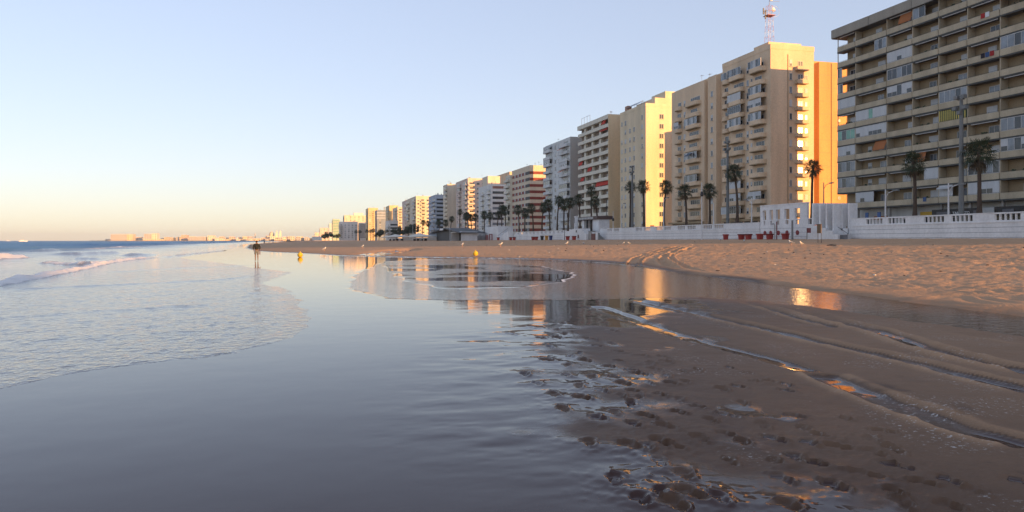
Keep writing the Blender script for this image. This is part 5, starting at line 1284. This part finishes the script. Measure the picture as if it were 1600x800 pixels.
lamp(1502, 79, 155, 'tallest grey floodlight mast in front of the long balcony block', 'mast', m=m_gal)
lamp(1137, 79, 224, 'dark floodlight mast in front of the peach mast tower', 'mast', m=m_gal)
lamp(1383.5, 74, 296, 'white lamp post before the left part of the long block', 'arm'); lamp(1482, 74, 286, 'white lamp post left of the tall floodlight mast', 'arm')
lamp(1174.5, 74, 309, 'white lamp post with curved arms beside the white portal', 'arms'); lamp(1115, 74, 317, 'short white lamp post before the far peach block', 'none')
lamp(1096.5, 68.5, 285, 'tall thin white pole standing on the sand before the sea wall', 'ball', z0=1.6)
lamp(1037, 75, 308, 'white lamp post right of the cream tower', 'arm'); lamp(971, 75, 317, 'white lamp post before the cream tower windows', 'arm'); lamp(988, 79, 262, 'floodlight mast before the cream tower', 'mast', m=m_gal)
lamp(948, 80, 312, 'dark lamp post right of the pavilion', 'ball', m=M_iron); lamp(958, 75, 330, 'short pale lamp post before the tan end wall', 'ball')
lamp(645, 60, 346, 'pale lamp post rising between the two beach tents', 'arms', z0=1.8); lamp(703, 58, 354, 'thin pole at the ridge of the dark bar', 'none', z0=1.8); lamp(723, 69, 352, 'pole by the low white wall right of the bar', 'none', z0=1.8)
lamp(882, 68, 360, 'dark short pole at the left foot of the stair block', 'none', z0=1.7, m=M_iron); lamp(825, 75, 340, 'pale lamp post before the red banded block', 'arm'); lamp(800, 75, 342, 'pale lamp post left of the red banded block', 'arm'); lamp(865, 75, 338, 'pale lamp post before the grey white block', 'arm')
lamp(1287, 82, 285, 'slim lamp post against the orange end wall', 'arm', m=m_gal)

# ------------------------------------------------------------------ the walker
def skin_body(name, verts, edges, radii, material, parent, sub=2, root=0):
    me = bpy.data.meshes.new(name); me.from_pydata(verts, edges, []); o = bpy.data.objects.new(name, me); C.objects.link(o)
    md = o.modifiers.new('skin', 'SKIN'); md.use_smooth_shade = True
    if not me.skin_vertices: me.skin_vertices.new()
    for i, r in enumerate(radii):
        me.skin_vertices[0].data[i].radius = r if isinstance(r, tuple) else (r, r); me.skin_vertices[0].data[i].use_root = (i == root)
    ms = o.modifiers.new('sub', 'SUBSURF'); ms.levels = sub; ms.render_levels = sub
    dg = bpy.context.evaluated_depsgraph_get(); m2 = bpy.data.meshes.new_from_object(o.evaluated_get(dg))
    bpy.data.objects.remove(o); m2.materials.clear(); m2.materials.append(material); m2.name = name
    for p in m2.polygons: p.use_smooth = True
    return put_local(name, m2, parent)
def walker(loc, rotz, label, name='person', coat=(0.010, 0.014, 0.018), legs=(0.13, 0.14, 0.17), bag=True, scale=1.0):
    """built facing +Y (walking away from the camera), x to the right"""
    t = thing(name, label, 'person', loc, rotz=rotz)
    sk = mat('tanned_skin', (0.16, 0.085, 0.06), 0.6, 0.08)
    V = [(0, 0, 0.94), (0, 0, 1.12), (0, 0.01, 1.30), (0, 0.0, 1.44), (0, 0.01, 1.50), (0, 0.03, 1.60), (0, 0.03, 1.70),           # 0-6 spine, neck, head
         (0.17, 0, 1.42), (0.25, -0.03, 1.20), (0.25, 0.05, 0.98), (0.25, 0.08, 0.90),                                              # 7-10 right arm
         (-0.17, 0, 1.42), (-0.26, -0.02, 1.20), (-0.24, 0.05, 1.00), (-0.23, 0.08, 0.92),                                          # 11-14 left arm
         (0.095, 0, 0.90), (0.10, 0.03, 0.50), (0.10, -0.05, 0.09), (0.11, 0.09, 0.035),                                            # 15-18 right leg
         (-0.095, 0, 0.90), (-0.10, 0.05, 0.50), (-0.10, 0.08, 0.09), (-0.11, 0.22, 0.035)]                                         # 19-22 left leg
    E = [(0, 1), (1, 2), (2, 3), (3, 4), (4, 5), (5, 6), (3, 7), (7, 8), (8, 9), (9, 10), (3, 11), (11, 12), (12, 13), (13, 14), (0, 15), (15, 16), (16, 17), (17, 18), (0, 19), (19, 20), (20, 21), (21, 22)]
    Rr = [(0.15, 0.10), (0.14, 0.095), (0.17, 0.11), (0.13, 0.09), 0.055, 0.095, 0.085, 0.065, 0.045, 0.032, 0.038, 0.065, 0.045, 0.032, 0.038, 0.085, 0.056, 0.036, 0.034, 0.085, 0.056, 0.036, 0.034]
    for s, b0 in ((1, 10), (-1, 14)):
        bx, by, bz = V[b0]
        for k in range(4):
            i = len(V); dx = 0.012 * 0 ; fy = -0.03 + 0.02 * k; L = (0.07, 0.08, 0.085, 0.07)[3 - k]
            V += [(bx, by + fy, bz - 0.05), (bx - s * 0.012, by + fy + 0.01, bz - 0.05 - L)]; E += [(b0, i), (i, i + 1)]; Rr += [0.010, 0.008]
        i = len(V); V += [(bx - s * 0.03, by + 0.035, bz - 0.02), (bx - s * 0.045, by + 0.05, bz - 0.06)]; E += [(b0, i), (i, i + 1)]; Rr += [0.011, 0.009]
    i = len(V); V += [(0, 0.135, 1.60)]; E += [(5, i)]; Rr += [0.016]
    skin_body('body', V, E, Rr, sk, t)
    V = [(0, 0, 0.93), (0, 0, 1.12), (0, 0.01, 1.30), (0, 0.0, 1.43), (0, 0.0, 1.49), (0.18, 0, 1.41), (0.265, -0.03, 1.20), (0.26, 0.04, 0.99), (-0.18, 0, 1.41), (-0.275, -0.02, 1.20), (-0.25, 0.04, 1.01)]
    skin_body('jacket', V, [(0, 1), (1, 2), (2, 3), (3, 4), (3, 5), (5, 6), (6, 7), (3, 8), (8, 9), (9, 10)], [(0.19, 0.135), (0.185, 0.13), (0.215, 0.14), (0.16, 0.115), 0.075, 0.085, 0.065, 0.052, 0.085, 0.065, 0.052], mat('jacket_%d' % int(coat[0] * 1000), coat, 0.85, 0.15, 4), t)
    V = [(0, 0, 0.96), (0, 0, 0.88), (0.10, 0.0, 0.80), (0.105, 0.03, 0.55), (-0.10, 0.0, 0.80), (-0.105, 0.045, 0.55)]
    skin_body('shorts', V, [(0, 1), (1, 2), (2, 3), (1, 4), (4, 5)], [(0.175, 0.125), (0.17, 0.13), 0.105, 0.088, 0.105, 0.088], mat('shorts_%d' % int(legs[0] * 1000), legs, 0.85, 0.1, 4), t)
    q = MB(); q.ball((0, 0.005, 1.675), 0.094, 0.108, 0.085, 12, 8); put_local('hair', q.data('hair', [mat('dark_hair', (0.03, 0.022, 0.018), 0.8)], smooth=True), t)
    t.scale = (scale,) * 3
    if bag:
        q = MB(); q.tube([(0.0, 0, 0.0), (0.0, 0.0, 0.05)], 0.012, 5)
        for s in (-1, 1):
            q.prism([(0.0 + s * 0.03, -0.05), (0.03 + s * 0.03, -0.05), (0.035 + s * 0.03, 0.04), (0.0 + s * 0.03, 0.05)], -0.28 - 0.01 * s, 0.0)
        cz, sz = math.cos(rotz), math.sin(rotz); hx, hy, hz = 0.25, 0.09, 0.83
        p = (loc[0] + cz * hx - sz * hy, loc[1] + sz * hx + cz * hy, loc[2] + hz)
        o = bpy.data.objects.new('shoes', q.data('shoes', [mat('dark_red_shoes', (0.12, 0.03, 0.03), 0.7)])); C.objects.link(o); o.location = p; o.rotation_euler = (0, 0, rotz)
        tag(o, 'pair of dark shoes carried in the right hand of the walking man', 'shoes')
    return t
wx, wy = plan(401, 407)
walker((wx, wy, ground_at(wx, wy)), R(8), 'person in dark jacket, grey shorts and bare legs walking away on wet sand')
for (u, v, lab, c) in ((413, 380.6, 'distant dark figure standing on the water edge right of the walker', (0.02, 0.02, 0.025)),):
    x, y = plan(u, v); walker((x, y, ground_at(x, y)), R(20), lab, coat=c, legs=(0.05, 0.05, 0.06), bag=False)

# ------------------------------------------------------------------ buoys
def buoy(u, v, label):
    x, y, z = gp(u, v); t = thing('buoy', label, 'buoy', (x, y, z)); r = 0.27
    q = MB(); q.ball((x, y, z + r * 0.92), r, r, r, 18, 12); o = q.build('float', mat('yellow_buoy', (0.60, 0.42, 0.03), 0.45, 0.12, 3), t, smooth=True)
    q = MB(); q.tube([(x, y, z + r * 1.85), (x, y, z + r * 2.1)], [0.05, 0.05], 8); q.tube([(x - .05, y, z + r * 2.1), (x, y, z + r * 2.3), (x + .05, y, z + r * 2.1)], 0.012, 5); q.build('ring', mat('yellow_buoy', (0.6, 0.42, 0.03)), t)
    q = MB(); q.tube([(x, y, z + r * 0.86), (x, y, z + r * 0.98)], r * 1.02, 18); q.build('seam', mat('buoy_seam', (0.42, 0.28, 0.02), 0.6), t)
buoy(469, 402.2, 'yellow ball buoy stranded in shallow water near the walker'); buoy(743, 400.2, 'yellow ball buoy lying on the dry sand below the palms')

# ------------------------------------------------------------------ gulls
m_gw = mat('white_plumage', (0.72, 0.70, 0.66), 0.8, 0.05); m_gg = mat('grey_wing', (0.24, 0.25, 0.27), 0.8, 0.1); m_gl = mat('pink_leg', (0.42, 0.22, 0.16), 0.7)
def gull_parts():
    V = [(-0.26, 0, 0.25), (-0.16, 0, 0.27), (0, 0, 0.28), (0.11, 0, 0.32), (0.155, 0, 0.41), (0.185, 0, 0.455), (0.25, 0, 0.44)]
    t = thing('tmp', 'tmp', 'tmp', (0, 0, 0)); b = skin_body('body', V, [(k, k + 1) for k in range(6)], [0.02, 0.055, 0.09, 0.075, 0.045, 0.05, 0.010], m_gw, t, 2, 2)
    w = skin_body('wing', [(0.09, 0, 0), (0, 0, 0), (-0.16, 0, -0.02), (-0.34, 0, -0.03)], [(0, 1), (1, 2), (2, 3)], [(0.02, 0.05), (0.022, 0.07), (0.018, 0.05), 0.008], m_gg, t, 1, 1)
    out = (b.data, w.data); q = MB(); q.tube([(0, 0, 0.22), (0.01, 0, 0.01)], 0.012, 6); q.box(-0.02, 0.07, -0.03, 0.03, 0, 0.012); lg = q.data('leg', [m_gl])
    for o in (b, w, t): bpy.data.objects.remove(o)
    return out + (lg,)
GB, GW, GL = gull_parts()
def gull(u, v, rz, label, s=1.0, dark=False):
    x, y, z = gp(u, v); t = thing('gull', label, 'gull', (x, y, z + 0.01), 'gulls resting on the dry sand', rz); t.scale = (s,) * 3
    put_local('body', GB, t)
    for k in (-1, 1):
        put_local('wing', GW, t, (0.02, k * 0.075, 0.30)); put_local('leg', GL, t, (0.01, k * 0.035, 0))
for a in ((1236.5, 384, 2.4, 'white gull on sunlit sand before the portal, left of its neighbour', 1.25), (1252, 386, 3.6, 'dark winged gull on sunlit sand before the portal, right of its neighbour', 1.25), (1125.5, 377.6, 0.3, 'gull on the shaded sand below the far peach block', 1.0),
          (1162.5, 379.4, 1, 'gull on the shaded sand left of the portal planters', 0.9), (885.5, 384, 0.5, 'white gull on the sand before the stair block', 1.3), (722.5, 386.3, 1.0, 'gull on the sand right of the dark bar', 1.5), (782, 386, 0.2, 'gull on the sand before the far stair block', 1.5),
          (566.5, 388.5, 0.9, 'gull on the sand between the walker and the tents', 1.3), (506.5, 393.5, 0.7, 'gull near the water edge right of the first buoy', 1.4), (974, 383, 0.4, 'left one of two small gulls on the sand under the cream tower', 0.9), (983, 383, 2.9, 'right one of two small gulls on the sand under the cream tower', 0.9), (912, 382.5, 2.0, 'small gull on the sand right of the stair block', 0.8)):
    gull(*a)
def flying_gull(u, v, D):
    lat = (u - 800) / 1200 * D; x, y = SY * D + CY * lat, CY * D - SY * lat; z = EYE + (376 - v) / 1200 * D
    t = thing('gull', 'gull gliding high in the sky left of the hotel towers', 'gull', (x, y, z), rotz=1.2)
    put_local('body', GB, t, (0, 0, -0.28))
    for s in (-1, 1):
        q = MB(); q.v += [(0.1, 0, 0), (-0.1, 0, 0), (-0.06, s * 0.35, 0.14), (0.14, s * 0.35, 0.14), (-0.12, s * 0.72, 0.08), (0.0, s * 0.7, 0.08)]
        q.v += [(a, b, c - 0.012) for a, b, c in q.v[:6]]
        for f in ((0, 1, 2, 3), (3, 2, 4, 5), (9, 8, 7, 6), (11, 10, 8, 9), (0, 3, 9, 6), (1, 7, 8, 2), (3, 5, 11, 9), (2, 8, 10, 4), (5, 4, 10, 11)): q.f.append(f); q.m.append(0)
        put_local('wing', q.data('wing', [m_gg]), t)
flying_gull(588, 293, 330)

# ------------------------------------------------------------------ old town across the bay
far_pt = lambda u, y: xu(u, y)
def far_shore():
    q = MB(); P = [(xu(168, 3300), 3300), (xu(250, 3200), 3200), (xu(330, 3050), 3050), (xu(400, 2750), 2750), (xu(455, 2450), 2450), (xu(490, 2300), 2300), (260, 2300), (260, 4200), (xu(150, 4200) - 30, 4200)]
    q.prism(P[::-1], -2, 2.2); o = q.build('far_shore', mat('far_shore_rock', (0.30, 0.26, 0.22), 0.95)); o['kind'] = 'structure'
far_shore()
def town():
    ra = random.Random(77)
    cols = [mk('town_white', (0.70, 0.62, 0.50)), mk('town_cream', (0.66, 0.54, 0.38)), mk('town_pink', (0.58, 0.42, 0.34)), mk('town_grey', (0.45, 0.43, 0.42))]
    def house(x0, x1, y0, y1, z1, m, label, cat='house', group=None, rows=2):
        t = thing('house' if cat == 'house' else 'building', label, cat, ((x0 + x1) / 2, (y0 + y1) / 2, 2.2), group)
        q = MB(); q.box(x0, x1, y0, y1, 1.5, z1); q.build('wall', m, t)
        q = MB(); q.box(x0 - 0.4, x1 + 0.4, y0 - 0.4, y1 + 0.4, z1 + 0.01, z1 + 0.9); q.build('roof_edge', cols[0], t)
        q = MB(); n = max(2, int((x1 - x0) / 7))
        for r in range(rows):
            for c in range(n): xx = x0 + (x1 - x0) * (c + .5) / n; zz = 2.2 + (z1 - 2.2) * (r + .45) / rows; q.box(xx - 1, xx + 1, y0 - 0.12, y0 - 0.01, zz, zz + (z1 - 2.2) / rows * .42)
        q.build('window_row', M_glass, t)
        return t
    Y = 3400
    def span(u0, u1, v, y, m, lab, cat='building', rows=3): house(xu(u0, y), xu(u1, y), y, y + 60, zv(v, xu(u0, y), y), m, lab, cat, None, rows)
    span(173, 198, 366.5, 3420, cols[3], 'long grey slab building, leftmost large block of the far town'); span(198.2, 207, 366.3, 3430, cols[1], 'end of the leftmost large far block, coloured cream to look sunlit')  # the end box paints sunlight through its lighter colour
    span(225, 236.5, 366, 3420, cols[3], 'tall grey block of the far town right of the long slab'); span(237, 245, 365, 3430, cols[0], 'bright white tall block of the far town'); span(226, 257, 374, 3300, cols[1], 'low sandy sea fort wall below the tall far blocks')
    span(283, 292, 367.5, 3300, cols[2], 'pinkish raised house in the middle of the far town'); span(294, 322, 370.3, 3200, cols[3], 'long low grey barracks of the far town'); span(324, 335, 368.3, 3200, cols[0], 'bright pair of white houses in the far town')
    G = 'houses of the far old town'
    u = 163.0
    while u < 500:
        y = 3600 if u < 300 else (3400 if u < 400 else 2900); w = ra.uniform(5, 11); hpx = ra.uniform(2.5, 6.5) if 200 < u < 470 else ra.uniform(1.2, 4)
        x0, x1 = xu(u, y), xu(u + w, y); house(x0, x1, y + ra.uniform(0, 60), y + 110, zv(376 - hpx, x0, y), ra.choice(cols), 'small flat roofed house in the far old town across the bay', 'house', G, 2)
        u += w * ra.uniform(0.75, 1.05)
    u = 330.0
    while u < 500:
        y = 2600 if u < 440 else 2420; w = ra.uniform(4, 8); hpx = ra.uniform(1.5, 3.4) if u < 450 else ra.uniform(2.5, 7)
        x0, x1 = xu(u, y), xu(u + w, y); house(x0, x1, y + ra.uniform(0, 40), y + 70, zv(376 - hpx, x0, y), ra.choice(cols), 'low pale house at the near edge of the far old town', 'house', 'waterfront houses of the far old town', 2)
        u += w * ra.uniform(0.9, 1.3)
    # cathedral
    y = 3000; x = xu(424, y); s = 2.55
    t = thing('cathedral', 'domed cathedral with two bell towers standing above the far old town', 'cathedral', (x, y, 2))
    q = MB(); q.box(x - 16, x + 22, y, y + 60, 2, 19); q.build('nave', cols[1], t)
    q = MB(); n = 24
    q.tube([(x, y + 20, 19), (x, y + 20, 25)], 9.5, n)
    for a in range(6): th0, th1 = math.pi / 2 * a / 6, math.pi / 2 * (a + 1) / 6; q.tube([(x, y + 20, 25 + 10 * math.sin(th0)), (x, y + 20, 25 + 10 * math.sin(th1))], [9.5 * math.cos(th0), 9.5 * math.cos(th1) + 0.01], n, 0, False)
    q.tube([(x, y + 20, 34.5), (x, y + 20, 38)], [1.5, 1.0], 10); q.build('dome', cols[1], t, smooth=False)
    for dx in (19, 32):
        q = MB(); q.box(x + dx - 4.5, x + dx + 4.5, y - 4, y + 5, 2, 27); q.box(x + dx - 3.6, x + dx + 3.6, y - 3, y + 4, 27.01, 33); q.tube([(x + dx, y + .5, 33), (x + dx, y + .5, 37), (x + dx, y + .5, 41)], [3.4, 2.4, 0.1], 10); q.build('bell_tower', cols[0], t)
    q = MB()
    q.v += [(x - 36, y + 8, 2), (x - 16, y + 8, 2), (x - 16, y + 8, 22), (x - 36, y + 40, 2), (x - 16, y + 40, 2), (x - 16, y + 40, 22)]
    for f in ((0, 1, 2), (5, 4, 3), (0, 2, 5, 3), (1, 4, 5, 2), (0, 3, 4, 1)): q.f.append(f); q.m.append(0)
    q.build('side_roof', cols[2], t)
    y = 3100; x = xu(398.5, y); t = thing('watch_tower', 'slender pointed tower left of the far cathedral', 'tower', (x, y, 2))
    q = MB(); q.box(x - 2.5, x + 2.5, y, y + 5, 2, 23); q.build('shaft', cols[3], t); q = MB(); q.tube([(x, y + 2.5, 23), (x, y + 2.5, 33)], [2.6, 0.1], 8); q.build('spire', cols[3], t)
town()
def boat(u, y, label):
    x = xu(u, y); t = thing('sailing_boat', label, 'boat', (x, y, -0.1)); s = 1.0
    q = MB(); q.prism([(x - 7, y - 1.6), (x + 4, y - 1.8), (x + 8, y), (x + 4, y + 1.8), (x - 7, y + 1.6)], -0.3, 1.5); q.build('hull', m_wall, t)
    q = MB(); q.box(x - 4, x + 1.5, y - 1.1, y + 1.1, 1.503, 3.2); q.build('cabin', m_wall, t)
    q = MB(); q.tube([(x + 0.5, y, 1.5), (x + 0.5, y, 9)], 0.12, 6); q.build('mast', M_grey, t)
boat(36, 1700, 'small white boat far out on the horizon at the left'); boat(13, 3800, 'tiny boat at the far left end of the horizon')

# ------------------------------------------------------------------ morning haze over the bay
def haze():
    q = MB(); q.box(-9300, 9300, -9300, 9300, -4.5, 75)
    m = bpy.data.materials.new('haze'); m.use_nodes = True; n = m.node_tree.nodes; n.remove(n['Principled BSDF'])
    v = n.new('ShaderNodeVolumePrincipled'); v.inputs['Color'].default_value = (0.99, 0.985, 0.98, 1); v.inputs['Density'].default_value = 0.00007; v.inputs['Anisotropy'].default_value = 0.2
    m.node_tree.links.new(v.outputs[0], n['Material Output'].inputs['Volume'])
    o = q.build('haze', m); o['kind'] = 'stuff'
haze()

def debris():
    ra = random.Random(21); q = MB()
    for k in range(420):
        x, y = ra.uniform(17, 62), ra.uniform(12, 190)
        if x < np.interp(y, XE_Y, XE_X) + 2: continue
        z = ground_at(x, y) + 0.02; r = ra.uniform(0.02, 0.09); m = ra.choice([0, 0, 0, 1, 2])
        q.ball((x, y, z), r * ra.uniform(.6, 1.6), r * ra.uniform(.6, 1.6), r * 0.5, 6, 4, m)
    o = q.build('beach_litter', [mat('dark_seaweed', (0.05, 0.035, 0.025)), mat('bleached_shell', (0.66, 0.62, 0.55), 0.7), mat('pebble_grey', (0.22, 0.2, 0.18), 0.8)]); o['kind'] = 'stuff'
debris()
